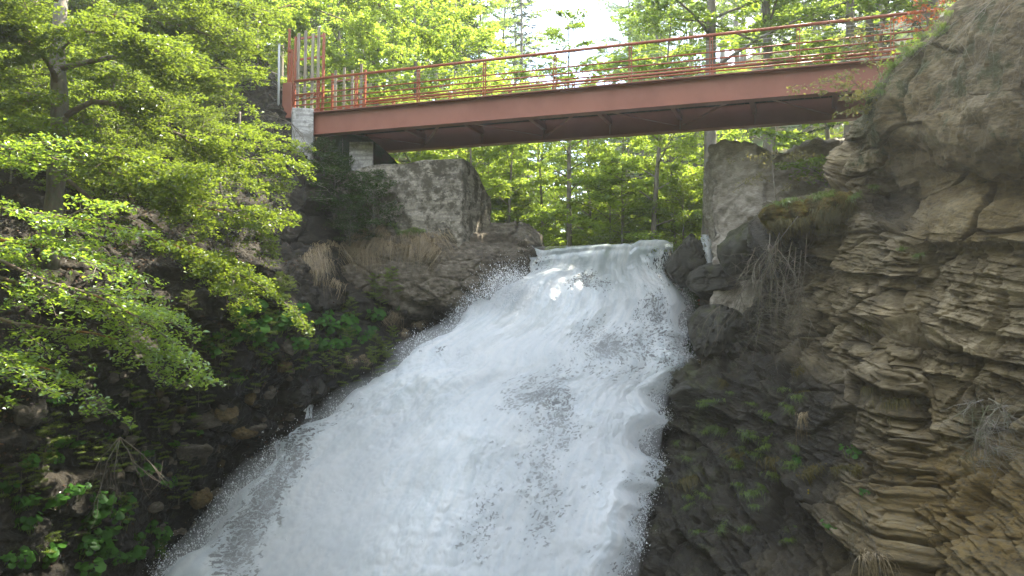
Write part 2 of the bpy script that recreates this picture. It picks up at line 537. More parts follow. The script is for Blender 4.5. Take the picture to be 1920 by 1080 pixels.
# water: white foam with lacy gaps where the coverage attribute is low
def foam_mat(name, gap=0.):
    m, t, N, L = mat_new(name)
    uv = N('ShaderNodeUVMap'); uv.uv_map = 'flow'
    nd = noise_node(t, 5.0, 5, .6, uv.outputs['UV'])
    dv = N('ShaderNodeVectorMath'); dv.operation = 'MULTIPLY_ADD'
    dv.inputs[1].default_value = (.24, .30, 0); L(nd.outputs['Color'], dv.inputs[0]); L(uv.outputs['UV'], dv.inputs[2])
    mp = N('ShaderNodeMapping'); mp.inputs['Scale'].default_value = (1, .55, 1); L(dv.outputs[0], mp.inputs['Vector'])
    vo = N('ShaderNodeTexVoronoi'); vo.feature = 'DISTANCE_TO_EDGE'; vo.inputs['Scale'].default_value = 8.0
    L(mp.outputs['Vector'], vo.inputs['Vector'])
    vo2 = N('ShaderNodeTexVoronoi'); vo2.feature = 'DISTANCE_TO_EDGE'; vo2.inputs['Scale'].default_value = 18
    L(mp.outputs['Vector'], vo2.inputs['Vector'])
    n1 = noise_node(t, 1.7, 6, .62, mp.outputs['Vector'])
    n2 = noise_node(t, 22, 5, .7, uv.outputs['UV'])
    na = noise_node(t, 6.5, 4, .5, mp.outputs['Vector']); nb = noise_node(t, 13.0, 4, .5, mp.outputs['Vector'])
    def fil(n, w):
        return maprange(t, math_node(t, 'ABSOLUTE', math_node(t, 'SUBTRACT', n.outputs['Fac'], .5)), 0, w, 1, 0, False)
    e = math_node(t, 'MAXIMUM', fil(na, .085), math_node(t, 'MULTIPLY', fil(nb, .09), .92))
    e = math_node(t, 'MAXIMUM', e, math_node(t, 'MULTIPLY', maprange(t, n2.outputs['Fac'], .54, .68, 0, 1, False), .55))
    cov = math_node(t, 'ADD', attr(t, 'cover'), math_node(t, 'MULTIPLY', math_node(t, 'SUBTRACT', n1.outputs['Fac'], .5), 1.0))
    thr = maprange(t, cov, .50, .92, .80, -.16, False)
    hole = maprange(t, math_node(t, 'SUBTRACT', thr, e), -.10, .18, 0, .93)
    col = mixc(t, maprange(t, n1.outputs['Fac'], .35, .65), (.88, .92, .945), (.96, .975, .98))
    ns = noise_node(t, 7.0, 5, .6, uv.outputs['UV'], (1, .13, 1))
    col = mixc(t, maprange(t, ns.outputs['Fac'], .42, .64), col, (.80, .855, .89))
    col = mixc(t, maprange(t, cov, .45, .88, .60, 0), col, (.50, .56, .59))
    cl = attr(t, 'clear')
    col = mixc(t, cl, col, (.15, .23, .22))
    d = N('ShaderNodeBsdfDiffuse'); L(col, d.inputs['Color'])
    bp = N('ShaderNodeBump'); bp.inputs['Strength'].default_value = .07; bp.inputs['Distance'].default_value = .05
    bh = math_node(t, 'ADD', n2.outputs['Fac'], math_node(t, 'MULTIPLY', e, .35))
    L(bh, bp.inputs['Height']); L(bp.outputs['Normal'], d.inputs['Normal'])
    tl = N('ShaderNodeBsdfTranslucent'); L(col, tl.inputs['Color'])
    mx = N('ShaderNodeMixShader'); mx.inputs[0].default_value = .5
    L(d.outputs[0], mx.inputs[1]); L(tl.outputs[0], mx.inputs[2])
    g = N('ShaderNodeBsdfGlossy'); g.inputs['Roughness'].default_value = .3
    L(bp.outputs['Normal'], g.inputs['Normal'])
    mg = N('ShaderNodeMixShader'); L(maprange(t, cl, 0, 1, .04, .22), mg.inputs[0])
    L(mx.outputs[0], mg.inputs[1]); L(g.outputs[0], mg.inputs[2])
    tr = N('ShaderNodeBsdfTransparent')
    m3 = N('ShaderNodeMixShader'); L(hole, m3.inputs[0])
    L(mg.outputs[0], m3.inputs[1]); L(tr.outputs[0], m3.inputs[2])
    o = N('ShaderNodeOutputMaterial'); L(m3.outputs[0], o.inputs['Surface'])
    return m
M['foam'] = foam_mat('white_water')
m, t, N, L = mat_new('water_drops')
d = N('ShaderNodeBsdfDiffuse'); d.inputs['Color'].default_value = (.93, .95, .97, 1)
tl = N('ShaderNodeBsdfTranslucent'); tl.inputs['Color'].default_value = (.93, .95, .97, 1)
mx = N('ShaderNodeMixShader'); mx.inputs[0].default_value = .35
L(d.outputs[0], mx.inputs[1]); L(tl.outputs[0], mx.inputs[2])
o = N('ShaderNodeOutputMaterial'); L(mx.outputs[0], o.inputs['Surface'])
M['drops'] = m
m, t, N, L = mat_new('pool_water')
tc = N('ShaderNodeTexCoord').outputs['Object']
n1 = noise_node(t, 2.5, 6, .6, tc)
finish(t, (.05, .075, .07), .12, n1.outputs['Fac'], .5, .1, .5)
M['pool'] = m

# ------------------------------------------------------------------ ground
def terrain(x, y):
    x = np.asarray(x, float); y = np.asarray(y, float)
    base = 2.02 + .02 * np.clip(y - 25, 0, 60)
    base = base + sstep(.2, -5.6, x + .10 * (y - 25)) * 4.25 + np.clip(-x - 7.5, 0, 200) * .42
    base = base + sstep(6.2, 11, x - .12 * (y - 25)) * 3.6 + np.clip(x - 11, 0, 200) * .5
    base = base + np.clip(y - 46, 0, 300) * (.36 - .26 * np.exp(-((x / np.maximum(y, 1) - .07) / .05) ** 2))
    base = base + .25 * fbm(np.stack([x * .35, y * .35, 0 * x], -1), 4, 11)
    gorge = sstep(26.2, 25.4, y) * sstep(-17 + .45 * (25 - y), -15 + .45 * (25 - y), x) * sstep(15.5, 13.0, x)
    low = -8.2 + 6.4 * sstep(5.5, 2.5, y)
    base = base + np.clip(-y - 7, 0, 22) * 1.15 * sstep(60, 30, np.abs(x))  # unseen hill behind the viewer, added to cut sky fill light
    low = low + np.clip(-y - 7, 0, 22) * 1.15
    base = 34 - np.logaddexp(0, (34 - base) / 3.) * 3. if False else np.minimum(base, 30 + .1 * (base - 30))
    low = np.minimum(low, 20)
    return base * (1 - gorge) + np.minimum(base, low) * gorge

gx = np.concatenate([-np.geomspace(250, 22, 14), np.linspace(-20, 20, 130), np.geomspace(22, 250, 14)])
gy = np.concatenate([-np.geomspace(110, 8, 10), np.linspace(-6, 24.8, 60), np.linspace(25.0, 62, 120), np.geomspace(64, 420, 20)])
GX, GY = np.meshgrid(gx, gy)
GZ = terrain(GX, GY)
gv = np.stack([GX, GY, GZ], -1)
tag(link('ground', mesh_from('ground', gv, grid_quads(len(gx), len(gy)), M['floor'])), kind='structure')
pv = np.stack(np.meshgrid(np.linspace(-14, 13, 40), np.linspace(3, 26, 40)), -1).reshape(-1, 2)
pv = np.concatenate([pv, np.full((len(pv), 1), -7.6)], 1)
tag(link('pool', mesh_from('pool', pv, grid_quads(40, 40), M['pool'])), kind='structure')

def gz(x, y):
    return float(terrain(np.array([x]), np.array([y]))[0])

BV = {}
def register(name, v, q):
    BV[name] = BVHTree.FromPolygons([tuple(p) for p in v.reshape(-1, 3).tolist()], q.tolist())

def hit(px, py, which):
    dr = Vector(P(px, py, 1.0)).normalized()
    best = None
    for w in which:
        loc, nor, idx, dist = BV[w].ray_cast(Vector((0, 0, 0)), dr)
        if loc is not None and (best is None or dist < best[2]):
            if nor.dot(dr) > 0: nor = -nor
            best = (loc, nor, dist)
    return best

# ------------------------------------------------------------------ left bank
def blob(px, py, cx, cy, rx, ry, ang=0.):
    c, s = math.cos(R(ang)), math.sin(R(ang))
    a = ((px - cx) * c + (py - cy) * s) / rx
    b = (-(px - cx) * s + (py - cy) * c) / ry
    return np.exp(-(a * a + b * b))

rows = [  # py, left px, left d, mid d, right px, right d
    (60, -420, 24.0, 24.5, 470, 28.0), (150, -420, 20.5, 23.0, 520, 26.6), (215, -420, 18.0, 21.0, 560, 25.9),
    (300, -420, 15.5, 19.5, 640, 25.6), (400, -420, 14.0, 18.4, 760, 25.4), (480, -420, 13.2, 18.2, 900, 25.2),
    (560, -420, 12.4, 17.6, 960, 24.9), (650, -420, 11.6, 17.0, 880, 24.2), (760, -420, 11.0, 16.6, 740, 23.5),
    (900, -420, 10.4, 16.2, 600, 22.6), (1080, -420, 9.8, 15.6, 470, 21.6), (1300, -420, 9.0, 14.8, 400, 20.4)]
ctrl = []
for py, lp, ld, md, rp, rd in rows:
    r_ = []
    for k, u in enumerate(np.linspace(0, 1, 7)):
        px = lp + (rp - lp) * u
        d = ld + (md - ld) * u / .5 if u < .5 else md + (rd - md) * (u - .5) / .5
        r_.append((px, py, d))
    ctrl.append(r_)
c = lattice(ctrl, 600, 560)
c[..., 2] += 1.9 * sstep(540, 660, c[..., 0]) * sstep(370, 410, c[..., 1]) * sstep(690, 610, c[..., 1])
bw = P(c[..., 0], c[..., 1], c[..., 2])
nrm = grid_normals(bw)
if nrm[..., 1].mean() > 0: nrm = -nrm
q2 = np.stack([bw[..., 0] * .55 + bw[..., 1] * .4, bw[..., 2]], -1)
f1, ed, rid, rid2, oa, ob = worley(q2[..., 0] * 1.0 + .25 * fbm(bw * 1.3, 3, 3), q2[..., 1] * 1.25 + .25 * fbm(bw * 1.3, 3, 4), 5)
disp = .50 * fbm(bw * .45, 6, 21, .55) + .10 * fbm(bw * 2.2, 5, 22, .6, True) + .26 * (rid - .4) * sstep(.0, .22, ed) + .30 * oa * (rid2 - .5) - .10 * sstep(.12, 0., ed)
f1, ed2, rid_, _, oa, ob = worley(q2[..., 0] * 3.1 + .2 * fbm(bw * 3, 3, 8), q2[..., 1] * 3.6, 9)
disp += .13 * (rid_ - .4) * sstep(0, .1, ed2) + .05 * fbm(bw * 6, 4, 31, .6)
bw = bw + nrm * disp[..., None]
wet = np.clip(blob(c[..., 0], c[..., 1], 520, 900, 190, 260, 25) * 1.2 + .15 + sstep(560, 760, c[..., 1]) * .35, 0, 1)
moss = np.clip(.28 + .3 * fbm(bw * .6, 3, 40) - .2 * wet, 0, 1)
och = np.clip(sstep(.60, .9, rid) * sstep(600, 760, c[..., 1]) * blob(c[..., 0], c[..., 1], 400, 780, 200, 130), 0, 1)
bq = grid_quads(600, 560)
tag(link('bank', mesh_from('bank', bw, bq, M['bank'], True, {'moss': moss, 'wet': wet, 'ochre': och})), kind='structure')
register('bank', bw, bq)

# ------------------------------------------------------------------ ledge left of the fall
rows = [(395, 26.6), (432, 24.7), (452, 24.2), (500, 23.95), (560, 23.9), (582, 24.3), (600, 25.2), (640, 26.0)]
ctrl = []
for k, (py, d) in enumerate(rows):
    r_ = []
    for u, px in enumerate((520, 600, 700, 800, 900, 975, 1000, 1010)):
        dd = d + (1.0, .45, .1, -.1, 0, .1, .9, 2.6)[u]
        yy = py + (18 if px < 620 else 0) + ((26, 34, 40, 44)[u - 4] * (1 - k / 7) if u >= 4 else 0)
        r_.append((px, yy, dd))
    ctrl.append(r_)
c = lattice(ctrl, 520, 280)
lw = P(c[..., 0], c[..., 1], c[..., 2])
nrm = grid_normals(lw)
if nrm[..., 1].mean() > 0: nrm = -nrm
f1, ed, rid, rid2, oa, ob = worley(lw[..., 0] * .8 + .2 * fbm(lw * 1.5, 3, 1), lw[..., 2] * 1.5 + .15 * fbm(lw * 1.5, 3, 2), 15)
disp = .30 * (rid - .45) * sstep(0, .07, ed) + .2 * (rid2 - .5) * oa - .09 * sstep(.1, 0, ed) + .20 * fbm(lw * .9, 4, 61) + .08 * fbm(lw * 4.5, 5, 62, .6) + .05 * fbm(lw * 13, 4, 63, .65) - .06 * sstep(.04, 0, np.abs(fbm(lw * 1.4, 3, 64)))
lw = lw + nrm * blur(disp, 1)[..., None]
wet = np.clip(blob(c[..., 0], c[..., 1], 1000, 560, 90, 90) + sstep(555, 600, c[..., 1]) * .8, 0, 1)  # wet beside the fall; overhang shade painted in towards the foot
lq = grid_quads(520, 280)
tag(link('bedrock', mesh_from('bedrock', lw, lq, M['ledge'], True,
    {'moss': np.clip(.12 + .35 * fbm(lw * .8, 3, 70), 0, 1), 'wet': wet, 'ochre': 0 * wet})), kind='structure')
register('ledge', lw, lq)

# ------------------------------------------------------------------ right cliff
rows = [  # py, silhouette px, its depth, depth in the middle, depth right
    (-330, 2060, 14.4, 13.8, 12.0), (-150, 1930, 14.9, 12.6, 10.8), (0, 1808, 15.8, 12.4, 10.3), (100, 1712, 16.6, 12.6, 10.2),
    (200, 1632, 17.3, 12.9, 10.2), (285, 1604, 17.7, 13.2, 10.3), (345, 1580, 18.2, 13.9, 10.3),
    (395, 1500, 18.9, 13.8, 10.1), (450, 1462, 19.6, 13.9, 10.3), (520, 1440, 20.6, 14.0, 10.2), (600, 1405, 21.5, 14.0, 10.0),
    (670, 1365, 21.9, 14.2, 10.0), (740, 1292, 21.8, 14.4, 10.0), (830, 1270, 21.3, 14.5, 9.9),
    (950, 1252, 20.2, 14.2, 9.7), (1080, 1236, 19.2, 13.8, 9.5), (1300, 1220, 17.6, 13.0, 9.2)]
ctrl = []
for py, sp, sd, md, rd in rows:
    rp = 2250.
    ctrl.append([(sp + 150, py, sd + 5.0), (sp + 40, py, sd + 2.2), (sp, py, sd)] +
                [(sp + (rp - sp) * u, py, sd + (md - sd) * (1 - (1 - u / .55)**1.35) if u < .55 else md + (rd - md) * (u - .55) / .45)
                 for u in (.14, .28, .42, .56, .72, .86, 1.)])
NU, NV = 760, 860
c = lattice(ctrl, NU, NV)
CX, CY = c[..., 0], c[..., 1]
c[..., 2] += .75 * blob(CX, CY, 1680, 385, 55, 45) + .5 * blob(CX, CY, 1560, 450, 60, 40) + .45 * blob(CX, CY, 1850, 820, 50, 60)
c[..., 2] += .35 * sstep(455, 470, CY) * sstep(1690, 1740, CX) - .45 * sstep(320, 250, CY + .25 * (1750 - CX).clip(0, 200)) * sstep(1600, 1680, CX)
c[..., 2] += .45 * blob(CX, CY, 1400, 860, 190, 120) + .3 * blob(CX, CY, 1300, 800, 80, 200)
c[..., 2] += .7 * blob(CX, CY, 1470, 560, 70, 90)
c[..., 2] -= .35 * blob(CX, CY, 1690, 650, 120, 28, 8)
cw = P(c[..., 0], c[..., 1], c[..., 2])
nrm = grid_normals(cw)
if nrm[..., 1].mean() > 0: nrm = -nrm
massive = sstep(330, 290, CY - .12 * (CX - 1720)) * sstep(1600, 1640, CX)
blocky = sstep(300, 330, CY) * sstep(475, 440, CY) * sstep(1700, 1730, CX)
low = sstep(700, 800, CY)
wallx = -cw[..., 1] * .93 + cw[..., 0] * .37        # along the wall
dip = .24 + .10 * low + .12 * fbm(cw * .3, 2, 77)
bed = cw[..., 2] + dip * (wallx + 12)
warp = .25 * fbm(cw * .9, 4, 78)
disp = .34 * fbm(cw * .55, 4, 79)
slab = 0; tone = 0
ww_ = .13 * fbm(cw * .8, 4, 84) + .03 * fbm(cw * 5, 3, 86); wa_ = .6 * fbm(cw * .9, 4, 85) + .12 * fbm(cw * 4, 3, 87)
for (sb, sa, am, tw, sd_) in ((.75, .35, .38, .30, 180), (2.1, .95, .21, .40, 181), (5.2, 2.1, .135, .45, 182), (12., 4.6, .07, .3, 183), (27., 9., .022, .15, 184)):
    o_, r_ = strata(wallx + wa_ * .8, bed + ww_ * .8, sb, sa, am, sd_)
    m_ = sstep(-.35, .15, fbm(cw * (.5 + .15 * sb) + sd_, 3, sd_)) if sb > 1 else 1.
    slab = slab + o_ * m_; tone = tone + tw * (r_ - .5) * m_
f1, ed, rid, rid2, oa, ob = worley(wallx * .55 + warp, cw[..., 2] * .95 + warp * .5 - .08 * wallx, 91)
big = .42 * (rid - .45) * sstep(0, .12, ed) + .25 * (rid2 - .5) * oa - .22 * sstep(.08, 0, ed)
f1_, ed_, rid_, rid2_, oa_, ob_ = worley(wallx * .7 + .5 * warp, cw[..., 2] * .8 + .5 * warp, 92)
smooth_rock = .30 * (rid_ - .5) + .35 * (rid2_ - .5) * oa_ + .3 * (rid_ - .5) * ob_ - .12 * sstep(.05, 0, ed_) + .22 * fbm(cw * .8, 5, 93) + .05 * fbm(cw * 4, 5, 89, .62) + .12 * fbm(cw * np.array([2.5, 2.5, 1.0]), 4, 94, ridged=True)
w_sl = np.clip(1 - massive - blocky, 0, 1)
disp = disp * .8 + slab * (w_sl * (.95 + .25 * fbm(cw * .6, 2, 95)) + .10 * blocky + .06 * massive) + big * (blocky * 1.0 + .55 * w_sl) + .04 * blocky * fbm(cw * 4, 5, 88, .62) + smooth_rock * massive
disp = disp + .035 * fbm(cw * 6, 5, 96, .6)
tone = np.clip(.45 - .42 * massive + tone + .25 * fbm(cw * .7, 3, 99), 0, 1)
cw = cw + nrm * disp[..., None]
moss = np.clip(.55 * blob(CX, CY, 1700, 130, 130, 40, 130) + .35 * blob(CX, CY, 1850, 90, 150, 60, 120) + .55 * blob(CX, CY, 1330, 880, 110, 190) + .5 * blob(CX, CY, 1640, 250, 40, 110)
               + .55 * blob(CX, CY, 1520, 400, 80, 60) + .4 * blob(CX, CY, 1300, 720, 60, 60) + .35 * blob(CX, CY, 1400, 640, 80, 60)
               + .30 * massive + .30 * fbm(cw * .8, 5, 97), 0, 1)
wet = np.clip(1.0 * blob(CX, CY, 1270, 900, 130, 280) + .85 * blob(CX, CY, 1420, 850, 170, 140) + .9 * blob(CX, CY, 1360, 620, 90, 120) + .75 * blob(CX, CY, 1660, 390, 60, 70) + .9 * blob(CX, CY, 1460, 570, 80, 120) + .9 * blob(CX, CY, 1490, 450, 80, 50)  # wet rock by the fall, plus shade painted into the undercut and hollow
              + .6 * blob(CX, CY, 1850, 800, 50, 60) + .55 * sstep(660, 740, CY) * sstep(1750, 1500, CX) + .2 * sstep(680, 760, CY) + .25 * massive * sstep(-.1, .4, fbm(cw * .9, 3, 98)), 0, 1)
och = np.clip(1.1 * blob(CX, CY, 1850, 960, 230, 170) + .35 * blocky + .35 * blob(CX, CY, 1480, 1010, 120, 50) + .25 * massive, 0, 1)
cq = grid_quads(NU, NV)
tag(link('cliff', mesh_from('cliff', cw, cq, M['cliff'], True, {'moss': moss, 'wet': wet, 'ochre': och, 'tone': tone})), kind='structure')
register('cliff', cw, cq)
# back of the cliff: closes the rock behind its crest and carries the slope up to the bridge end
rows = [(-330, 2700, 13.8), (-330, 2350, 14.6), (-330, 2120, 15.4), (-150, 1985, 16.6), (0, 1866, 17.6), (100, 1775, 18.6), (200, 1700, 19.4), (330, 1640, 20.4)]
ctrl = [[(px - 60, py, d - 1.6), (px, py - 8, d), (px + 60, py - 20, d + 2.2), (px + 190, py - 60, d + 4.5), (px + 420, py - 150, d + 8)] for py, px, d in rows]
c = lattice(ctrl, 60, 90)
sw = P(c[..., 0], c[..., 1], c[..., 2])
sw[..., 2] += .25 * fbm(sw * .7, 4, 105)
sq = grid_quads(60, 90)
tag(link('slope', mesh_from('slope', sw, sq, M['floor'])), kind='structure')
register('slope', sw, sq)

# ------------------------------------------------------------------ waterfall
rows = [  # py, left px, left d, centre d, right px, right d
    (480, 985, 29.5, 29.5, 1262, 29.5), (461, 984, 25.9, 25.7, 1262, 25.6), (474, 982, 25.25, 25.0, 1256, 25.0), (505, 968, 24.9, 24.5, 1254, 24.7), (545, 890, 24.3, 23.9, 1300, 24.2),
    (600, 850, 23.7, 23.2, 1302, 23.5), (652, 752, 23.4, 22.6, 1285, 23.0), (690, 712, 23.0, 22.1, 1312, 22.6), (740, 634, 22.4, 21.6, 1258, 22.0),
    (800, 545, 21.6, 20.9, 1246, 21.4), (880, 456, 20.7, 20.1, 1232, 20.6), (960, 398, 19.9, 19.3, 1218, 19.9),
    (1080, 298, 18.9, 18.3, 1200, 18.9), (1220, 228, 17.9, 17.4, 1186, 17.9), (1340, 220, 17.2, 16.8, 1180, 17.2)]
US = np.linspace(0, 1, 9)
ctrl = [[(lp + (rp - lp) * u, py + (-10 * (u - .3) if py < 500 else 0), (ld * (1 - u) + rd * u) + (cd - (ld + rd) / 2) * math.sin(math.pi * u)) for u in US]
        for py, lp, ld, cd, rp, rd in rows]
ctrl_fall = ctrl
NWU, NWV = 560, 640
c = lattice(ctrl, NWU, NWV)
WX, WY = c[..., 0], c[..., 1]
ww0 = P(WX, WY, c[..., 2])
nrm = grid_normals(ww0)
if nrm[..., 1].mean() > 0: nrm = -nrm
U = np.tile(np.linspace(0, 1, NWU), (NWV, 1))
seg = np.linalg.norm(np.diff(ww0, axis=0), axis=-1).mean(1)
Vm = np.tile(np.concatenate([[0], np.cumsum(seg)])[:, None], (1, NWU))
Um = (U - .5) * 7.0
def flowp(a, b): return np.stack([Um * a, Vm * b, 0 * Um], -1)
churn = sstep(470, 560, WY)
d_big = .30 * fbm(flowp(.55, .30), 3, 201) + .15 * fbm(flowp(1.3, .85), 3, 205) + .03 * fbm(ww0 * 1.9, 3, 206) + .014 * fbm(ww0 * 6., 3, 215, .5)
d_mid = .03 * fbm(flowp(4.0, 2.4), 4, 202, .55)
puff = .17 * np.abs(fbm(ww0 * 1.7 + 9, 2, 217)) + .13 * np.abs(fbm(ww0 * 3.6, 2, 218)) + .075 * np.abs(fbm(ww0 * np.array([8., 8., 6.5]), 2, 219)) + .03 * np.abs(fbm(ww0 * 17., 2, 220))
d_fine = .42 * puff * (.35 + .65 * sstep(-.3, .3, fbm(ww0 * .6, 2, 221))) + .012 * fbm(flowp(11, 7.0), 3, 203, .6)
edge = sstep(0, .07, U) * sstep(1, .90, U)
ww0[..., 0] += .75 * fbm(flowp(.0, 1.1) + 5, 3, 216, .5) * (sstep(.8, 1, U) + sstep(.15, 0, U)) * sstep(520, 640, WY)
disp = (d_big + d_mid + d_fine) * (.10 + .90 * churn) + .25 * blob(WX, WY, 1000, 560, 120, 50) - .15 * blob(WX, WY, 1110, 540, 60, 30)
ww0[..., 2] += .20 * fbm(flowp(.8, 0), 3, 214) * sstep(600, 470, WY)
ww = ww0 + nrm * (disp - .55 * (1 - edge) * churn)[..., None]
cov = np.full(U.shape, 1.09)
for cx, cy, rx, ry, a, am in ((1140, 655, 105, 55, 20, .50), (1226, 585, 45, 50, 0, .50), (1000, 745, 75, 60, 0, .42), (1045, 830, 42, 120, 8, .34),
                              (985, 900, 80, 110, 0, .24), (910, 1010, 100, 75, 0, .30), (535, 880, 34, 180, 38, .55), (450, 1040, 40, 130, 30, .42), (410, 1040, 90, 70, 0, .16),
                              (1105, 535, 50, 22, -10, .50), (1012, 494, 40, 30, 0, .36), (1243, 492, 26, 40, 0, .45), (1195, 490, 40, 26, 20, .14), (1300, 690, 50, 26, 0, .5),
                              (1190, 930, 60, 200, 0, .16), (800, 655, 60, 20, 0, .34), (690, 760, 60, 40, 30, .08), (1265, 640, 40, 40, 0, .2), (1110, 900, 30, 140, 5, .10),
                              (700, 900, 70, 60, 0, .10), (1090, 1030, 60, 80, 0, .18), (760, 820, 60, 60, 0, .05)):
    cov -= am * blob(WX, WY, cx, cy, rx, ry, a)
cov += .10 * fbm(flowp(.5, .35), 3, 207)
cov -= .36 * (1 - sstep(0, .05, U + .02 * fbm(flowp(3, 2), 3, 208))) * sstep(500, 600, WY) + .5 * (1 - sstep(1, .925, U + .015 * fbm(flowp(3, 2), 3, 209)))
clear = np.clip((.42 + 1.1 * fbm(flowp(2.2, 1.6), 5, 212, .6)) * sstep(525, 465, WY) + .45 * blob(WX, WY, 1090, 510, 110, 50) - .9 * blob(WX, WY, 1040, 525, 50, 26) + .25 * fbm(flowp(2.5, 1), 4, 210) * sstep(590, 500, WY), 0, 1)
clear = np.clip(clear * .8 + .16 * sstep(.1, .5, fbm(flowp(.7, .5), 3, 211)), 0, .9)
wq = grid_quads(NWU, NWV)
fall = link('waterfall', mesh_from('waterfall', ww, wq, M['foam'], True, {'cover': cov, 'clear': clear}, np.stack([Um, Vm], -1)))
tag(fall, 'broad white foaming waterfall pouring over the rock lip below the bridge', 'waterfall', kind='structure')
# rock bed behind the water
bedc = lattice(ctrl, 260, 300)
bedc[..., 0] = 1010 + (bedc[..., 0] - 1010) * np.where(bedc[..., 0] > 1010, 1.03, 1.10)
bd = P(bedc[..., 0], bedc[..., 1], bedc[..., 2])
nb = grid_normals(bd)
if nb[..., 1].mean() > 0: nb = -nb
f1, ed, rid, rid2, oa, ob = worley(bd[..., 0] * 1.6, bd[..., 2] * 1.6 + .2 * fbm(bd, 3, 5), 33)
bd = bd - nb * (.55 - .25 * fbm(bd * .8, 4, 34) - .3 * (rid - .5) * sstep(0, .2, ed))[..., None]
bd[:40, :, 2] -= np.linspace(.5, 0, 40)[:, None]
tag(link('riverbed', mesh_from('riverbed', bd, grid_quads(260, 300), M['bed'], True, {'moss': 0 * ed, 'wet': .3 + .7 * sstep(1090, 1190, bedc[..., 0]), 'ochre': 0 * ed})), kind='structure')

# drops thrown off the water
rng = np.random.default_rng(7)
def drops(base, spread, n, size, out):
    k = rng.integers(0, len(base), n)
    p = base[k] + rng.normal(0, 1, (n, 3)) * spread
    p[:, 1] -= np.abs(rng.normal(0, out, n)); p[:, 2] += np.abs(rng.normal(0, out * .8, n))
    s = size * np.exp(rng.normal(0, .45, n))
    return p, s
pts = []
el = ww[:, :26].reshape(-1, 3)[(WY[:, :26] > 500).ravel()]
er = ww[:, -18:].reshape(-1, 3)[(WY[:, -18:] > 500).ravel()]
top = ww.reshape(-1, 3)[(blob(WX, WY, 930, 560, 60, 30) > .3).ravel()]
allw = ww.reshape(-1, 3)[((WY > 560)).ravel()]
for a in ((el, .19, 22000, .0064, .16), (er, .12, 12000, .0062, .10), (top, .17, 14000, .0062, .24), (allw, .06, 8000, .006, .10)):
    pts.append(drops(*a))
dp = np.concatenate([a for a, b in pts]); ds = np.concatenate([b for a, b in pts])
tet = np.array([[1, 0, -.6], [-.5, .87, -.6], [-.5, -.87, -.6], [0, 0, 1.4]])
dv = dp[:, None, :] + tet[None] * ds[:, None, None] * (1 + .5 * rng.random((len(dp), 1, 3)))
dt = (np.array([[0, 2, 1], [0, 1, 3], [1, 2, 3], [2, 0, 3]])[None] + 4 * np.arange(len(dp))[:, None, None]).reshape(-1, 3)
tag(link('spray', mesh_from('spray', dv, dt, M['drops'], True)), 'white drops of spray thrown off the falling water', 'spray', kind='stuff')
#@@PART2
# ------------------------------------------------------------------ bridge
A0 = P(667, 205, 24.9); A1 = P(1497, 128, 20.25)
B_DIR = A1 - A0
BL = math.hypot(B_DIR[0], B_DIR[1])
bz = math.atan2(B_DIR[1], B_DIR[0])
bridge = empty('footbridge', A0)
bridge.rotation_euler = (0, -math.atan2(B_DIR[2], BL), bz)
tag(bridge, 'rust red steel girder footbridge with tube handrails spanning above the waterfall', 'footbridge')
STEP = BL / 6
X0, X1, W, GH = -1.62, 17.5, 2.95, .74
def girder(y, inner):
    a = Acc()
    L_ = X1 - X0; xc = (X0 + X1) / 2
    a.box((xc, y, -.014), (L_, .34, .028), bev=.004)
    a.box((xc, y, -GH + .014), (L_, .34, .028), bev=.004)
    a.box((xc, y, -GH / 2), (L_, .018, GH - .056))
    g = a.build('girder', M['redsteel'], bridge)
    for k in range(9):
        x = X0 + .35 + k * STEP
        Acc().box((x, y + inner * .08, -GH / 2), (.014, .14, GH - .058)).build('stiffener', M['redsteel'], g)
girder(0, 1); girder(W, -1)
dk = Acc()
for k in range(int((X1 - X0) / .21)):
    dk.box((X0 + .1 + k * .21, W / 2, -.075), (.195, W - .36, .05))
dk.build('deck', M['deck'], bridge)
for k in range(8):
    x = X0 + .35 + k * STEP
    Acc().box((x, W / 2, -.30), (.13, W - .04, .16)).build('crossbeam', M['redsteel'], bridge)
for k in range(7):
    x = X0 + .35 + k * STEP
    ya, yb = (.06, W - .06) if k % 2 == 0 else (W - .06, .06)
    a = np.array([x + .1, ya, -.56]); b = np.array([x + STEP - .1, yb, -.56])
    d_ = (b - a) / np.linalg.norm(b - a)
    ax = np.stack([d_, np.array([-d_[1], d_[0], 0]), [0, 0, 1]])
    Acc().box((a + b) / 2, (np.linalg.norm(b - a), .09, .012), ax).build('brace', M['redsteel'], bridge)
RH = 1.12
def railing(y, xs, x_from, x_to):
    for x in xs:
        a = Acc()
        for dx in (-.034, .034):
            a.box((x + dx, y, RH / 2 - .02), (.016, .07, RH - .06))
        a.box((x, y, .012), (.16, .12, .022)); a.box((x, y, RH * .58), (.055, .03, .05)); a.box((x, y, RH - .1), (.055, .03, .05))
        a.build('rail_post', M['redrail'], bridge)
    Acc().tube([(x_from, y, RH), (x_to, y, RH)], .042, 10).build('handrail', M['redrail'], bridge, True)
    for z in (.14, .31, .48, .66):
        Acc().tube([(x_from, y, z), (x_to, y, z)], .022, 7).build('mid_rail', M['redrail'], bridge, True)
    for z in (.77, .87, .97):
        Acc().tube([(x_from, y, z), (x_to, y, z)], .004, 4).build('wire', M['galv'], bridge, True)
railing(.02, [k * STEP for k in range(0, 8)] + [-1.42], -2.35, 16.5)
railing(W - .02, [k * STEP - .3 for k in range(0, 8)], -1.6, 16.5)

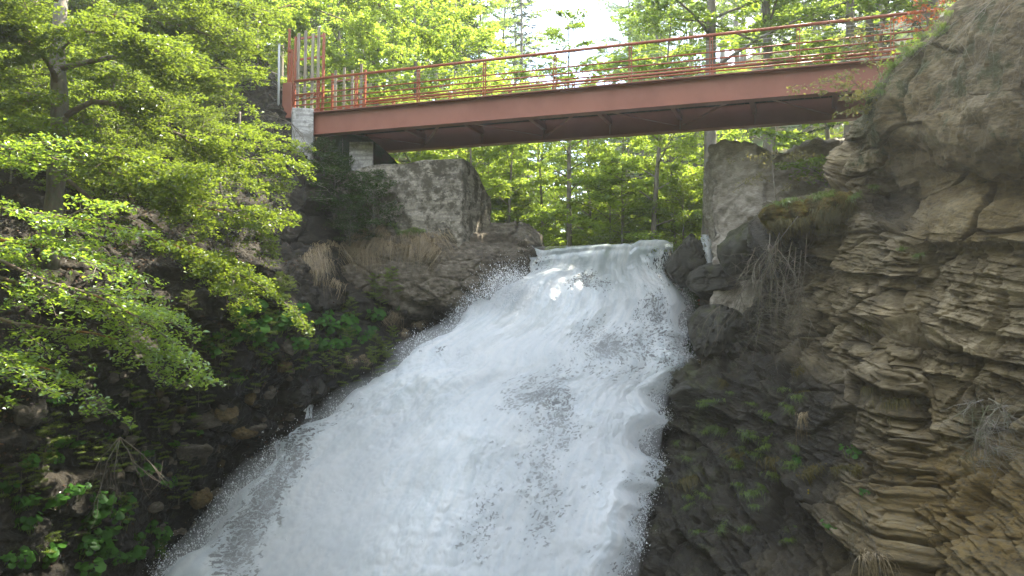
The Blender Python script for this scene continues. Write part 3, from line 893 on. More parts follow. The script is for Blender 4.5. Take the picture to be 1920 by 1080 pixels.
# gate panels at the left bridge head (bridge's own frame, so the same rotation)
def gate_panel(name, label, x_list, y, z_top, rails, post_x, slat_mat, tallcol=False):
    g = empty(name, bridge.location); g.rotation_euler = bridge.rotation_euler
    tag(g, label, 'gate')
    for x in post_x:
        Acc().box((x, y, z_top / 2 - .05), (.075, .075, z_top + .1), bev=.006).build('frame_post', M['redrail'], g)
    a, b = min(post_x), max(post_x)
    for z in rails:
        Acc().box(((a + b) / 2, y, z), (b - a - .08, .05, .07), bev=.005).build('frame_rail', M['redrail'], g)
    for k, x in enumerate(x_list):
        h = z_top + (.10, .16, .03, .22)[k % 4]
        Acc().box((x, y - .045, h / 2 - .06), (.105, .03, h + .1), bev=.004).build('slat', M[slat_mat], g)
    return g
g1 = gate_panel('tall_gate', 'tall slatted gate panel with red steel frame beside the grey pole', [-2.24, -1.97, -1.69, -1.47], .10, 2.62, (.12, .62, 1.85, 2.54), (-2.39, -1.30), 'wood')
a = Acc(); a.box((-2.60, .12, .50), (.36, .30, 1.18), bev=.01); a.build('post_box', M['redsteel'], g1)
a = Acc(); a.box((-2.66, .12, 2.02), (.07, .07, 1.84), bev=.006); a.box((-2.54, .12, 1.62), (.10, .06, 1.2), bev=.006); a.box((-2.62, .12, 2.18), (.14, .10, .1)); a.build('latch_post', M['redrail'], g1)
gate_panel('low_gate', 'lower slatted gate panel on the far side of the bridge head', [-2.62, -2.26, -1.92, -1.56], W - .1, 2.25, (.12, .95, 1.95), (-2.78, -1.42), 'wood')

# ------------------------------------------------------------------ bridge head, fence
def grid_box(foot, z0, z1, nu, nv, mat, name, amp=.05, fq=1.2, cap_round=0., seed=300, label=None, cat=None, topfn=None, sharp=True, attrs=True):
    """wall of closed outline foot (list of x,y), dense sides and a capped top, weathered by noise"""
    foot = np.asarray(foot, float); n = len(foot)
    nxt = np.roll(foot, -1, 0); L_ = np.linalg.norm(nxt - foot, axis=1)
    s = np.linspace(0, L_.sum(), nu, endpoint=False)
    cs = np.concatenate([[0], np.cumsum(L_)])
    k = np.clip(np.searchsorted(cs, s, 'right') - 1, 0, n - 1)
    t = ((s - cs[k]) / L_[k])[:, None]
    per = foot[k] * (1 - t) + nxt[k] * t
    cen = foot.mean(0)
    ztop = np.full(nu, z1) if topfn is None else np.array([topfn(*p) for p in per])
    side = np.linspace(0, 1, nv)
    v = [np.concatenate([per, (z0 + (ztop - z0) * q)[:, None]], 1) for q in side]
    for q in np.linspace(0, 1, max(8, nv // 3))[1:]:
        pp = per * (1 - q) + cen * q
        zt = np.full(nu, z1) if topfn is None else np.array([topfn(*p) for p in pp])
        v.append(np.concatenate([pp, zt[:, None]], 1))
    v = np.array(v)
    nr = grid_normals(np.concatenate([v, v[:, :1]], 1))[:, :nu]
    c3 = np.array([cen[0], cen[1], (z0 + z1) / 2])
    if ((v - c3) * nr).sum(-1).mean() < 0: nr = -nr
    dsp = amp * fbm(v * fq, 5, seed) + amp * .35 * fbm(v * fq * 5, 4, seed + 1)
    v = v + nr * dsp[..., None]
    o = link(name, mesh_from(name, v, grid_quads(nu, v.shape[0], wrap=True), mat, True,
             {'moss': np.clip(.25 * fbm(v * .9, 3, seed + 2), 0, 1), 'wet': np.zeros(v.shape[:2]), 'ochre': np.zeros(v.shape[:2])}))
    if label: tag(o, label, cat)
    return o, v
p1, p2, p3 = P(545, 205, 25.0), P(588, 205, 25.35), P(583, 205, 28.6)
ab = empty('bridge_abutment', P(566, 205, 26.)); tag(ab, 'pale new concrete abutment carrying the left end of the red bridge', 'abutment')
ab.location = (0, 0, 0)
zt = float(P(588, 203, 25.2)[2])
o_, _ = grid_box([P(548, 205, 25.1)[:2], P(588, 205, 25.25)[:2], P(600, 205, 29.0)[:2], P(540, 205, 29.0)[:2]], zt - 2.2, zt, 160, 40, M['newconcrete'], 'wing_wall', .008, 2., seed=310); o_.parent = ab
o_, _ = grid_box([P(655, 285, 25.5)[:2], P(700, 285, 25.5)[:2], P(700, 285, 29.3)[:2], P(655, 285, 29.3)[:2]], zt - 3.4, float(P(680, 291, 27.6)[2]), 120, 20, M['newconcrete'], 'bearing_shelf', .01, 2., seed=312); o_.parent = ab
# fence
def pole(px, py0, py1, d, r, label, grp=None):
    a, b = P(px, py1, d), P(px, py0, d)
    f = empty('fence_post', a); tag(f, label, 'fence post', grp)
    h = float(b[2] - a[2])
    Acc().tube([(0, 0, -.3), (0, 0, h)], r, 8).build('pole', M['galv'], f, True)
    Acc().tube([(0, 0, h), (0, 0, h + .02), (0, 0, h + .035)], [r * 1.15, r * 1.15, r * .5], 8).build('cap', M['galv'], f, True)
pole(522, 84, 208, 25.9, .040, 'tall grey galvanised pole standing left of the red gate')
pole(505, 140, 206, 27.6, .03, 'short grey fence post just left of the tall grey pole')
pole(420, 122, 206, 28.4, .03, 'slim grey fence post standing left of the mesh covered trunk')
fn = Acc()
fa, fb = P(418, 208, 28.45), P(520, 208, 26.1)
H_ = 1.25
for k in range(0, 44):
    t_ = k / 43
    for sg in (-1, 1):
        t2 = t_ + sg * H_ / np.linalg.norm(fb - fa) * .8
        za, zb = 0., H_
        if t2 < 0: zb = H_ * t_ / (t_ - t2); t2 = 0.
        if t2 > 1: zb = H_ * (1 - t_) / (t2 - t_); t2 = 1.
        fn.tube([fa + (fb - fa) * t_ + (0, 0, za), fa + (fb - fa) * t2 + (0, 0, zb)], .0035, 3, False)
for z in (.02, H_): fn.tube([fa + (0, 0, z), fb + (0, 0, z)], .005, 4, False)
tag(fn.build('wire_fence', M['galv'], None), 'thin diamond wire mesh stretched between the grey fence posts', 'fence')

# ------------------------------------------------------------------ old dam blocks
zt = float(P(800, 300, 24.4)[2]); zb = float(P(800, 445, 24.4)[2])
fl, fr, br, bl = P(575, 430, 24.9)[:2], P(866, 430, 24.25)[:2], P(921, 430, 26.3)[:2], P(600, 430, 27.5)[:2]
def top_l(x, y):
    e = np.array(br - fr); q = np.dot(np.array([x, y]) - fr, e) / np.dot(e, e)
    z = zt - .95 * sstep(.25, 1.08, q) * (q > 0) ** 1
    z = z - .28 * sstep(-4.2, -5.6, x) - .10 * sstep(-2.6, -3.6, x)
    return z
block_l, vL = grid_box([fl, fr, br, bl], zb - .5, zt, 620, 130, M['oldconcrete'], 'dam_pier', .06, 1.3, seed=320,
                  label='old stained concrete dam pier with rounded end left of the waterfall', cat='dam pier', topfn=top_l)
zt2 = float(P(1400, 292, 23.4)[2]); zb2 = float(P(1400, 470, 23.4)[2])
pr = [P(1335, 400, 22.9)[:2], P(1420, 400, 22.2)[:2], P(1600, 400, 22.6)[:2], P(1720, 400, 24.5)[:2], P(1640, 400, 27.5)[:2], P(1330, 400, 25.8)[:2]]
def top_r(x, y):
    return zt2 + .30 * math.sin(x * 1.7 + y) * .5 - .45 * sstep(5.7, 5.2, x + .15 * (y - 23)) + .12 * sstep(7.3, 9.0, x)
block_r, vR = grid_box(pr, zb2 - 2.0, zt2, 620, 150, M['greyrock'], 'rock_block', .42, .8, seed=330,
                  label='big pale grey weathered block behind the mossy mound right of the waterfall', cat='rock', topfn=top_r)

# ------------------------------------------------------------------ boulders
ico = None
def icosphere(n):
    import bmesh
    bm = bmesh.new(); bmesh.ops.create_icosphere(bm, subdivisions=n, radius=1.0)
    v = np.array([x.co[:] for x in bm.verts]); f = np.array([[w.index for w in x.verts] for x in bm.faces]); bm.free()
    return v, f
ICO = {k: icosphere(k) for k in (3, 5, 6)}
def rock_mesh(seed, size, facets=9, rough=.06, sub=5, flat=1.0):
    r = np.random.default_rng(seed)
    v, f = ICO[sub]
    n = r.normal(0, 1, (facets, 3)); n[:, 2] *= flat; n /= np.linalg.norm(n, axis=1, keepdims=True)
    dd = r.uniform(.62, .95, facets)
    dot = v @ n.T
    rr = np.where(dot > .05, dd / np.maximum(dot, .05), 9.)
    k = 26.
    rad = -np.log(np.exp(-k * np.minimum(rr, 1.3)).sum(1) + np.exp(-k * 1.1)) / k
    p = v * rad[:, None]
    cr = fbm(p * 2.6 + seed, 4, seed + 3)
    p = p * (1 - .10 * sstep(.05, .0, np.abs(cr)) - .07 * sstep(.0, .02, cr) * (rough > .04))[:, None]
    p = p * (1 + rough * 1.6 * fbm(p * 1.6 + seed, 4, seed))[:, None] + rough * .45 * v * fbm(p * 6 + seed, 4, seed + 1, .6)[:, None]
    return p * np.asarray(size), f
def boulder(name, seed, loc, size, mat, label, rz=0., group=None, moss=.2, wet=.3, och=0., **kw):
    p, f = rock_mesh(seed, size, **kw)
    n = len(p)
    up = p[:, 2] / max(size[2], .01)
    o = link(name, mesh_from(name, p, f, M[mat], True, {'moss': np.clip(moss + .3 * up * (moss > 0), 0, 1), 'wet': np.full(n, wet), 'ochre': np.full(n, och)}))
    o.location = loc; o.rotation_euler = (0, 0, rz)
    return tag(o, label, 'boulder' if max(size) > .35 else 'stone', group)
boulder('boulder', 401, P(1283, 500, 24.5), (.68, .9, .95), 'darkrock', 'dark wet rock splitting the lip of the waterfall at its right end', wet=.35, moss=.12, sub=6, facets=6)
boulder('boulder', 402, P(1352, 530, 23.4), (.92, .8, .58), 'darkrock', 'rounded dark boulder under the small side trickle right of the fall', wet=.35, moss=.15, sub=6)
boulder('boulder', 403, P(1342, 628, 22.5), (.88, .8, .82), 'darkrock', 'large dark mossy boulder touching the right edge of the waterfall', rz=.7, wet=.4, moss=.3, sub=6)
boulder('boulder', 404, P(1335, 745, 21.5), (1.05, .9, .5), 'darkrock', 'flat dark green ledge rock beside the lower right edge of the fall', wet=.45, moss=.4, sub=6)
boulder('boulder', 405, P(1405, 470, 21.6), (.75, .8, .8), 'darkrock', 'dark mossy boulder below the pale block and left of the mossy mound', wet=.3, moss=.6, sub=5)
boulder('boulder', 407, P(690, 665, 23.3), (.85, .6, .30), 'darkrock', 'low dark rock under the butterbur at the left edge of the water', wet=.5, moss=.3, sub=5)

# small stones of the left bank
rng = np.random.default_rng(21)
st_spots = [(388, 790, .33, 'bank'), (362, 850, .35, 0), (455, 815, .30, 1), (430, 770, .22, 1), (470, 742, .2, 1), (528, 690, .26, 1), (40, 770, .40, 0), (505, 735, .24, 0), (560, 740, .38, 2), (600, 720, .30, 2),
            (330, 800, .22, 0), (372, 935, .28, 1), (300, 760, .22, 0), (255, 745, .2, 0), (480, 800, .2, 0), (540, 655, .25, 0), (410, 840, .22, 0), (350, 720, .25, 0), (240, 800, .2, 0), (180, 760, .26, 0), (20, 880, .24, 0)]
st_lab = {0: ['wedge shaped grey stone on the dark left bank', 'squarish stone on the lower left bank'], 1: ['ochre stained stone near the water edge']}
st_names = ['tilted pale faced stone in the middle of the dark left bank', 'angular grey stone below the tilted pale faced one on the left bank', 'bright ochre stone closest to the left edge of the water', 'ochre stone above the brightest ochre one',
            'small ochre stone stack beside the side trickle', 'orange tipped stone under the butterbur leaves', 'broad stone at the far left edge of the dark bank', 'wet stone right of the small ochre stack', 'black wet rock carrying the small side trickle',
            'black wet rock directly above the side trickle', 'small grey stone left of the tilted pale faced one', 'yellowish stone low on the bank by the fall', 'brown stone among dead leaves on the left bank', 'brown stone left of the dead leaves on the bank', 'dark stone between the ochre stones and the water',
            'dark stone half hidden by butterbur above the orange tipped one', 'small dark stone right of the angular grey one', 'brown stone just below the hanging beech twigs', 'brown stone above the lower butterbur patch', 'dark stone left of centre on the shaded bank', 'grey stone at the left photo edge above the lower butterbur']
for (px, py, s, kind), lab in zip(st_spots, st_names):
    h = hit(px, py, ('bank',))
    if not h: continue
    kind = 0 if kind == 'bank' else kind
    boulder('bank_stone', int(px * 7 + py), h[0] - h[1] * .12 * s / .3, np.array([1.15, .9, .85]) * s * rng.uniform(.7, 1.25, 3), ('bank', 'ochrerock', 'darkrock')[kind] if kind else 'ledge', lab,
            rz=rng.uniform(0, 6), moss=.1 if kind != 1 else 0., wet=(.35, .15, .8)[kind], och=(0, .35, 0)[kind], sub=5, facets=7, rough=.08)

for k in range(70):
    px, py, s_ = rng.uniform(150, 660), rng.uniform(690, 1010), .07 * math.exp(abs(rng.normal(0, .55)))
    h = hit(px, py, ('bank',))
    if h is None or px > 900 - .75 * (py - 400): continue
    boulder('bank_stone', 1000 + k, h[0] - h[1] * .2 * s_, np.array([1.2, .9, .85]) * s_ * rng.uniform(.7, 1.3, 3), 'ledge' if k % 4 else 'ochrerock', 'small angular stone packed into the dark left bank', rz=rng.uniform(0, 6),
            group='small stones packed into the left bank', moss=.1, wet=.3, sub=3, facets=7)

# ------------------------------------------------------------------ leaves and trees
def leaf_mesh_arrays(cen, size, rng, up=(0, 0, 1), tilt=.45, lw=.62, fold=.12, dirs=None):
    n = len(cen)
    nr = np.asarray(up, float) + rng.normal(0, tilt, (n, 3)); nr /= np.linalg.norm(nr, axis=1, keepdims=True)
    a = rng.normal(0, 1, (n, 3)) if dirs is None else dirs + rng.normal(0, .35, (n, 3))
    a -= nr * (a * nr).sum(1, keepdims=True); a /= np.linalg.norm(a, axis=1, keepdims=True) + 1e-9
    b = np.cross(nr, a)
    s = (size * np.exp(rng.normal(0, .22, n)))[:, None]
    base = cen - a * s * .5; tip = cen + a * s * .5 - nr * s * .08
    mid = cen - a * s * .05 + nr * s * fold
    l, r = mid + b * s * lw * .5, mid - b * s * lw * .5
    v = np.stack([base, l, tip, r], 1).reshape(-1, 3)
    k = 4 * np.arange(n)[:, None]
    t = np.concatenate([k + np.array([[0, 2, 1]]), k + np.array([[0, 3, 2]])], 0)
    return v, t
def limb_curve(p0, p1, rng, n=7, sag=.1, wob=.05):
    p0, p1 = np.asarray(p0, float), np.asarray(p1, float)
    t = np.linspace(0, 1, n)[:, None]
    L_ = np.linalg.norm(p1 - p0)
    w = np.cumsum(rng.normal(0, wob * L_ / n * 2, (n, 3)), 0) * t
    return p0 * (1 - t) + p1 * t + w + np.array([0, 0, 1.]) * (sag * L_ * np.sin(np.pi * t))
def resample(pts, n):
    pts = np.asarray(pts, float)
    return catmull(pts, np.linspace(0, len(pts) - 1, n))

class Growth:
    """twigs and leaves grown along given limbs"""
    def __init__(s, rng): s.rng = rng; s.wood = Acc(); s.lv, s.lt, s.tint, s.n = [], [], [], 0
    def limb(s, pts, r0, r1=.25, sides=6):
        pts = np.asarray(pts); s.wood.tube(pts, np.linspace(r0, r0 * r1, len(pts)), sides); return s
    def leaves(s, cen, size, tilt=.45, dirs=None, lw=.62, up=(0, 0, 1)):
        if len(cen) == 0: return
        v, t = leaf_mesh_arrays(cen, size, s.rng, tilt=tilt, dirs=dirs, lw=lw, up=up)
        s.lv.append(v); s.lt.append(t + s.n); s.n += len(v)
        cl = .5 + .5 * fbm(np.asarray(cen) * 1.1, 2, 5)
        s.tint.append(np.repeat(np.clip(.5 * cl + .5 * s.rng.random(len(cen)), 0, 1), 4))
    def spray(s, pts, sub_n, sub_len, per_m, size, flat=.05, start=.25, droop=.12, r=.012, wide=.16):
        """side twigs off a limb, in a flat layer, with leaves along them"""
        rng = s.rng
        pts = np.asarray(pts, float)
        tg = np.gradient(pts, axis=0)
        for k in range(sub_n):
            u = start + (1 - start) * (k + rng.random()) / sub_n
            q = u * (len(pts) - 1); i = min(int(q), len(pts) - 2); p = pts[i] + (pts[i + 1] - pts[i]) * (q - i)
            d = tg[i] / (np.linalg.norm(tg[i]) + 1e-9)
            side = np.cross(d, (0, 0, 1)); side /= np.linalg.norm(side) + 1e-9
            sg = 1 if (k % 2) else -1
            dr = d * rng.uniform(.3, .9) + side * sg * rng.uniform(.5, 1.) + np.array([0, 0, rng.normal(-droop * .3, .12)])
            dr /= np.linalg.norm(dr)
            L_ = sub_len * (1.15 - .6 * u) * rng.uniform(.6, 1.3)
            t = np.linspace(0, 1, 5)[:, None]
            tw = p + dr * L_ * t - np.array([0, 0, 1.]) * (droop * L_ * t * t)
            s.wood.tube(tw, np.linspace(r, r * .3, 5), 4, False)
            m = int(per_m * L_)
            uu = rng.random(m) ** .7
            c = tw[0] + dr * L_ * uu[:, None] - np.array([0, 0, 1.]) * (droop * L_ * uu * uu)[:, None]
            sp = np.cross(dr, (0, 0, 1)); sp /= np.linalg.norm(sp) + 1e-9
            c = c + sp * (rng.normal(0, wide, m) * (1.1 - .6 * uu))[:, None] + rng.normal(0, flat, (m, 3))
            s.leaves(c, size)
    def build(s, root, wood_name, leaf_name, wmat, lmat):
        w = s.wood.build(wood_name, wmat, root, True) if s.wood.n else None
        l = None
        if s.lv:
            l = link(leaf_name, mesh_from(leaf_name, np.concatenate(s.lv), np.concatenate(s.lt), lmat, False, {'tint': np.concatenate(s.tint)}), root)
        return w, l

def broadleaf(seed, H, r0, base, spread, limbs, size, per_m, lmat='beech', lean=(0, 0), sub_n=9, sub_len=1.5, name='broadleaf_tree', trunk_vis=True):
    rng = np.random.default_rng(seed)
    root = empty(name, (0, 0, 0))
    n = 12
    t = np.linspace(0, 1, n)
    tp = np.stack([lean[0] * t * H + np.cumsum(rng.normal(0, .012 * H / 3, n)) * t, lean[1] * t * H + np.cumsum(rng.normal(0, .012 * H / 3, n)) * t, t * H - .4 * (1 - t)], 1)
    tr = Acc(); rad = r0 * (1 - .88 * t) * (1 + .55 * np.exp(-t * H / .5))
    tr.tube(resample(tp, 24), np.interp(np.linspace(0, 1, 24), t, rad), 9)
    tr.build('trunk', M['bark'], root, True)
    g = Growth(rng)
    for k in range(limbs):
        u = base + (1 - base) * ((k + .5) / limbs)
        q = u * (n - 1); i = min(int(q), n - 2)
        p = tp[i] + (tp[i + 1] - tp[i]) * (q - i)
        az = k * 2.4 + rng.normal(0, .4)
        L_ = spread * (1 - .80 * ((u - base) / (1 - base)) ** 1.6) * rng.uniform(.75, 1.2)
        rise = rng.uniform(.05, .35) + .5 * ((u - base) / (1 - base))
        e = p + np.array([math.cos(az), math.sin(az), rise]) * L_
        pts = limb_curve(p, e, rng, 7, .07, .06)
        g.limb(pts, max(.012, r0 * .34 * (1 - u * .7)), .2, 5)
        g.spray(pts, sub_n, sub_len * (.55 + .45 * L_ / spread), per_m, size, start=.2)
    g.build(root, 'branches', 'crown', M['bark'], M[lmat])
    return root

def spruce(seed, H, r0, spread, size=.30, name='spruce_tree', base=.06, whorls=26):
    rng = np.random.default_rng(seed)
    root = empty(name, (0, 0, 0))
    Acc().tube([(0, 0, -.4), (0, 0, H * .5), (0, 0, H)], [r0, r0 * .6, .02], 8).build('trunk', M['bark'], root, True)
    g = Growth(rng)
    for k in range(whorls):
        u = base + (1 - base) * (k / whorls) ** .9
        for j in range(6):
            az = j * 1.047 + k * .5 + rng.normal(0, .2)
            L_ = spread * (1 - u) ** .8 * rng.uniform(.7, 1.15) + .15
            t = np.linspace(0, 1, 5)[:, None]
            dr = np.array([math.cos(az), math.sin(az), 0])
            pts = np.array([0, 0, u * H]) + dr * L_ * t + np.array([0, 0, 1.]) * (-.42 * L_ * t + .22 * L_ * t * t)
            g.limb(pts, .02, .3, 4)
            m = int(18 * L_ + 6)
            uu = rng.random(m) ** .8
            c = np.array([0, 0, u * H]) + dr * L_ * uu[:, None] + np.array([0, 0, 1.]) * (-.42 * L_ * uu + .22 * L_ * uu * uu)[:, None]
            sd = np.array([-dr[1], dr[0], 0]); sg = rng.choice((-1, 1), m)[:, None]
            dv = dr * .7 + sd * sg * .8 + np.array([0, 0, -.45])
            g.leaves(c + dv * size * .4, size, tilt=.35, dirs=dv, lw=.26)
    g.build(root, 'branches', 'needles', M['bark'], M['spruce'])
    return root

protoB = [broadleaf(501, 17, .24, .16, 4.6, 24, .17, 42, lean=(.02, 0), sub_n=12),
          broadleaf(502, 14, .17, .10, 3.9, 20, .16, 42, 'young', lean=(-.05, .0), sub_n=12),
          broadleaf(503, 20, .26, .30, 4.8, 24, .18, 42, lean=(.0, .02), sub_n=12),
          broadleaf(504, 9, .10, .08, 3.0, 16, .14, 60, 'young', lean=(.06, 0), sub_len=1.1, sub_n=11)]
protoK = broadleaf(507, 2.0, .03, .02, 1.3, 18, .075, 95, 'evergreen', sub_len=.6, name='dark_bush')
protoH = [broadleaf(505, 3.6, .04, .03, 1.9, 16, .11, 75, 'young', sub_len=.8, name='leafy_shrub'),
          broadleaf(506, 3.0, .035, .03, 1.7, 14, .09, 75, 'deep', sub_len=.7, name='leafy_shrub')]
protoS = [spruce(511, 24, .26, 3.6), spruce(512, 9, .12, 2.3, .22)]
used = {}
def plant(proto, px, d, label, cat, group=None, scale=1., rz=None, z=None, dz=0.):
    x = float(P(px, 540, d)[0])
    o = copy_tree(proto) if used.get(proto.name) else proto
    used[proto.name] = True
    o.location = (x, d, (gz(x, d) if z is None else z) - .1 + dz)
    o.scale = (scale,) * 3
    o.rotation_euler = (0, 0, rng.uniform(0, 6.28) if rz is None else rz)
    return tag(o, label, cat, group)
rng = np.random.default_rng(5)
GB, LB = 'sunlit beeches of the wood behind the bridge', 'bright green broadleaf tree in the sunlit wood behind the bridge'
# trees with trunks one can tell apart
plant(protoB[2], 1066, 31.5, 'beech whose grey trunk stands straight under the middle of the bridge', 'tree', scale=.50)
plant(protoB[1], 1108, 33.5, 'slim dark beech just right of the straight grey trunk under the bridge', 'tree', scale=.58)
plant(protoB[2], 1330, 28.6, 'tall grey beech rising behind the pale block and above the handrail', 'tree', scale=1.05)
plant(protoB[1], 1222, 30.0, 'mossy beech leaning right between the lip and the pale block', 'tree', scale=.72, rz=3.14)
bg = [(895, 36, 1, .9), (1000, 43, 3, .85), (1165, 37, 3, 1.0), (1255, 38, 3, 1.1),
      (870, 33, 3, 1.1), (830, 39, 1, 1.0), (790, 34, 3, 1.3), (740, 40, 0, .95), (690, 33, 3, 1.2), (640, 41, 1, 1.0), (560, 40, 1, 1.0), (520, 34, 3, 1.3), (440, 35, 1, 1.0), (400, 41, 0, 1.0), (350, 36, 1, .9), (280, 40, 0, .9), (200, 38, 0, .9), (100, 42, 0, 1.),
      (1560, 33, 3, 1.0), (1440, 37, 3, 1.0),
      (700, 50, 2, 1.1), (820, 52, 2, 1.1), (560, 52, 2, 1.1), (900, 56, 1, 1.0), (1010, 60, 1, .85), (1100, 62, 1, .85), (1230, 57, 2, .95), (420, 54, 2, 1.), (960, 50, 3, 1.2), (1080, 52, 3, 1.1),
      (950, 31, 3, .8), (1020, 35, 3, .85), (1165, 33, 3, .75), (1270, 31.5, 3, .75), (890, 29.5, 3, .7)]
for px, d, k, s in bg:
    plant(protoB[k], px, d, LB, 'tree', GB, scale=s * rng.uniform(.92, 1.08))
for d, n_, s_ in ((56, 13, 1.0), (68, 17, 1.1), (82, 20, 1.2), (98, 20, 1.3)):
    for k in range(n_):
        px = 60 + (k + rng.uniform(.1, .9)) * 1750 / n_
        gap = 975 < px < 1150
        plant(protoB[(0, 1, 2, 0)[k % 4]], px, d + rng.uniform(-4, 4), LB, 'tree', GB, scale=s_ * (.66 if gap else 1.) * rng.uniform(.9, 1.1))
for k in range(64):
    px = rng.uniform(900, 1400) if k % 3 else rng.uniform(380, 1650)
    d = rng.uniform(29.5, 46)
    plant(protoH[k % 2], px, d, 'bright leafy shrub under the trees behind the waterfall lip', 'shrub', 'leafy shrubs under the trees behind the lip', scale=rng.uniform(.8, 1.35))
def on_bank(proto, px, py, s, label, cat, group=None, which=('bank',)):
    h = hit(px, py, which)
    if not h: return
    o = plant(proto, px, 20, label, cat, group, s)
    o.location = h[0] - Vector((0, 0, .12))
    return o
for px, py, s in ((30, 150, 1.0), (170, 120, 1.1), (300, 110, 1.1), (390, 160, 1.0), (240, 200, .9), (60, 260, .8), (350, 240, .6), (20, 90, 1.2), (120, 90, 1.2), (440, 120, 1.1), (20, 340, .6), (140, 350, .6), (200, 260, .8), (300, 290, .7), (380, 320, .6), (260, 380, .6), (60, 180, 1.), (330, 180, .9), (420, 270, .6), (340, 400, .5), (80, 300, .7)) + tuple((rng.uniform(0, 430), rng.uniform(70, 400), rng.uniform(.6, 1.)) for k in range(26)):
    on_bank(protoH[1], px, py, s, 'green leafy shrub on the upper left bank under the beeches', 'shrub', 'leafy shrubs on the upper left bank')
for k in range(80):
    px, py = (rng.uniform(330, 740), rng.uniform(540, 720)) if k % 2 else (rng.uniform(0, 380), rng.uniform(690, 1040))
    on_bank(protoH[1], px, py, rng.uniform(.12, .24), 'small green weed growing among the stones of the dark left bank', 'weed', 'weeds on the dark left bank', ('bank', 'ledge'))
for px, py, s, k in ((90, 75, .62, 1), (250, 70, .6, 3), (360, 75, .65, 1), (-60, 90, .7, 1), (440, 80, .6, 3), (180, 160, .5, 3)):
    on_bank(protoB[k], px, py, s, 'young beech on top of the left bank behind the lichen covered trunk', 'tree', 'young beeches on top of the left bank')
sp = [(978, 62, 0, .95, 'dark spruce with a pointed top against the bright gap of sky'), (860, 44, 0, .95, 'dark tall spruce behind the bright leaves right of the red gate'), (700, 42, 0, .85, 'dark spruce in shade just above the low gate'),
      (610, 45, 0, .9, 'dark spruce between the tall and the low gate panel'), (1640, 30, 0, .75, 'dark spruce behind the right end of the bridge'), (1740, 28, 0, .7, 'dark spruce above the right cliff crest'), (1560, 46, 0, .8, 'dark spruce behind the handrail far to the right')]
for px, d, k, s, lab in sp:
    plant(protoS[k], px, d, lab, 'spruce', scale=s)
plant(protoS[1], 1215, 36, 'small spruce in the shade behind the lip', 'spruce', scale=.6)
plant(protoS[1], 640, 24.9, 'small dark spruce under the left end of the bridge', 'spruce', scale=.23, z=float(P(640, 375, 24.9)[2]))
for px, py, d, s, lab in ((700, 415, 24.0, .75, 'dark bush in front of the left part of the old dam pier'), (625, 400, 24.4, .9, 'dark bush left of the one before the dam pier'), (655, 440, 23.9, .6, 'low dark bush between two others below the bridge end'), (605, 330, 25.1, .6, 'dark bush just under the left end of the red girder')):
    plant(protoK, px, d, lab, 'bush', scale=s, z=float(P(px, py, d)[2]))

# trees on the slope behind the right crest: they keep the gorge in shade
for k, (x, y, pr_, s) in enumerate([(10.5, 23.5, 0, 1.12), (13.5, 21.0, 2, .95), (9.4, 28.5, 2, .9), (12.6, 23.4, 2, 1.15), (14.5, 16.5, 0, .9), (12.0, 28, 2, .75)]):
    o = plant(protoB[pr_], 960, 30, 'shaded broadleaf tree on the slope beyond the right bridge end', 'tree', 'trees on the slope beyond the right bridge end', scale=s)
    zz = gz(x, y)
    h_ = BV['slope'].ray_cast(Vector((x, y, 60)), Vector((0, 0, -1)))
    if h_[0] is not None: zz = max(zz, h_[0].z)
    o.location = (x, y, zz - .2)

# ------------------------------------------------------------------ left foreground beeches
def px_line(l): return np.array([P(*q) for q in l])
def hand_tree(name, seed, label, trunk, trunk_r, limbs, size, per_m, sub_n, sub_len, lmat, second=3, wmat='branch'):
    rng = np.random.default_rng(seed)
    tp = px_line(trunk); root = empty(name, tp[0]); tag(root, label, 'beech')
    inv = -tp[0]
    Acc().tube(resample(tp, 22) + inv, np.linspace(trunk_r, trunk_r * .55, 22) * (1 + .05 * rng.normal(0, 1, 22)), 10).build('trunk', M['bark'], root, True)
    g = Growth(rng)
    for pts, r in limbs:
        l = resample(px_line(pts), 12) + inv
        l += np.cumsum(rng.normal(0, .012, l.shape), 0)
        b = Acc().tube(l, np.linspace(r, r * .25, 12), 6)
        b.build('branch', M[wmat], root, True)
        g.spray(l, sub_n, sub_len, per_m, size, start=.12, r=.008, droop=.16, wide=.12, flat=.035)
        for k in range(second):                                    # secondary limbs, each a layer of its own
            i = rng.integers(3, 11)
            d = l[min(i + 1, 11)] - l[i - 1]; d /= np.linalg.norm(d)
            sd = np.cross(d, (0, 0, 1)); sd /= np.linalg.norm(sd) + 1e-9
            e = l[i] + d * rng.uniform(.5, 1.4) + sd * rng.uniform(-1.2, 1.2) + np.array([0, 0, rng.uniform(-.55, .35)])
            s2 = limb_curve(l[i], e, rng, 6, .06, .05)
            g.limb(s2, r * .3, .3, 5)
            g.spray(s2, max(3, sub_n // 2), sub_len * .8, per_m, size, start=.1, r=.006, droop=.16, wide=.12, flat=.035)
    g.build(root, 'twigs', 'leaves', M['twig'], M[lmat])
    return root
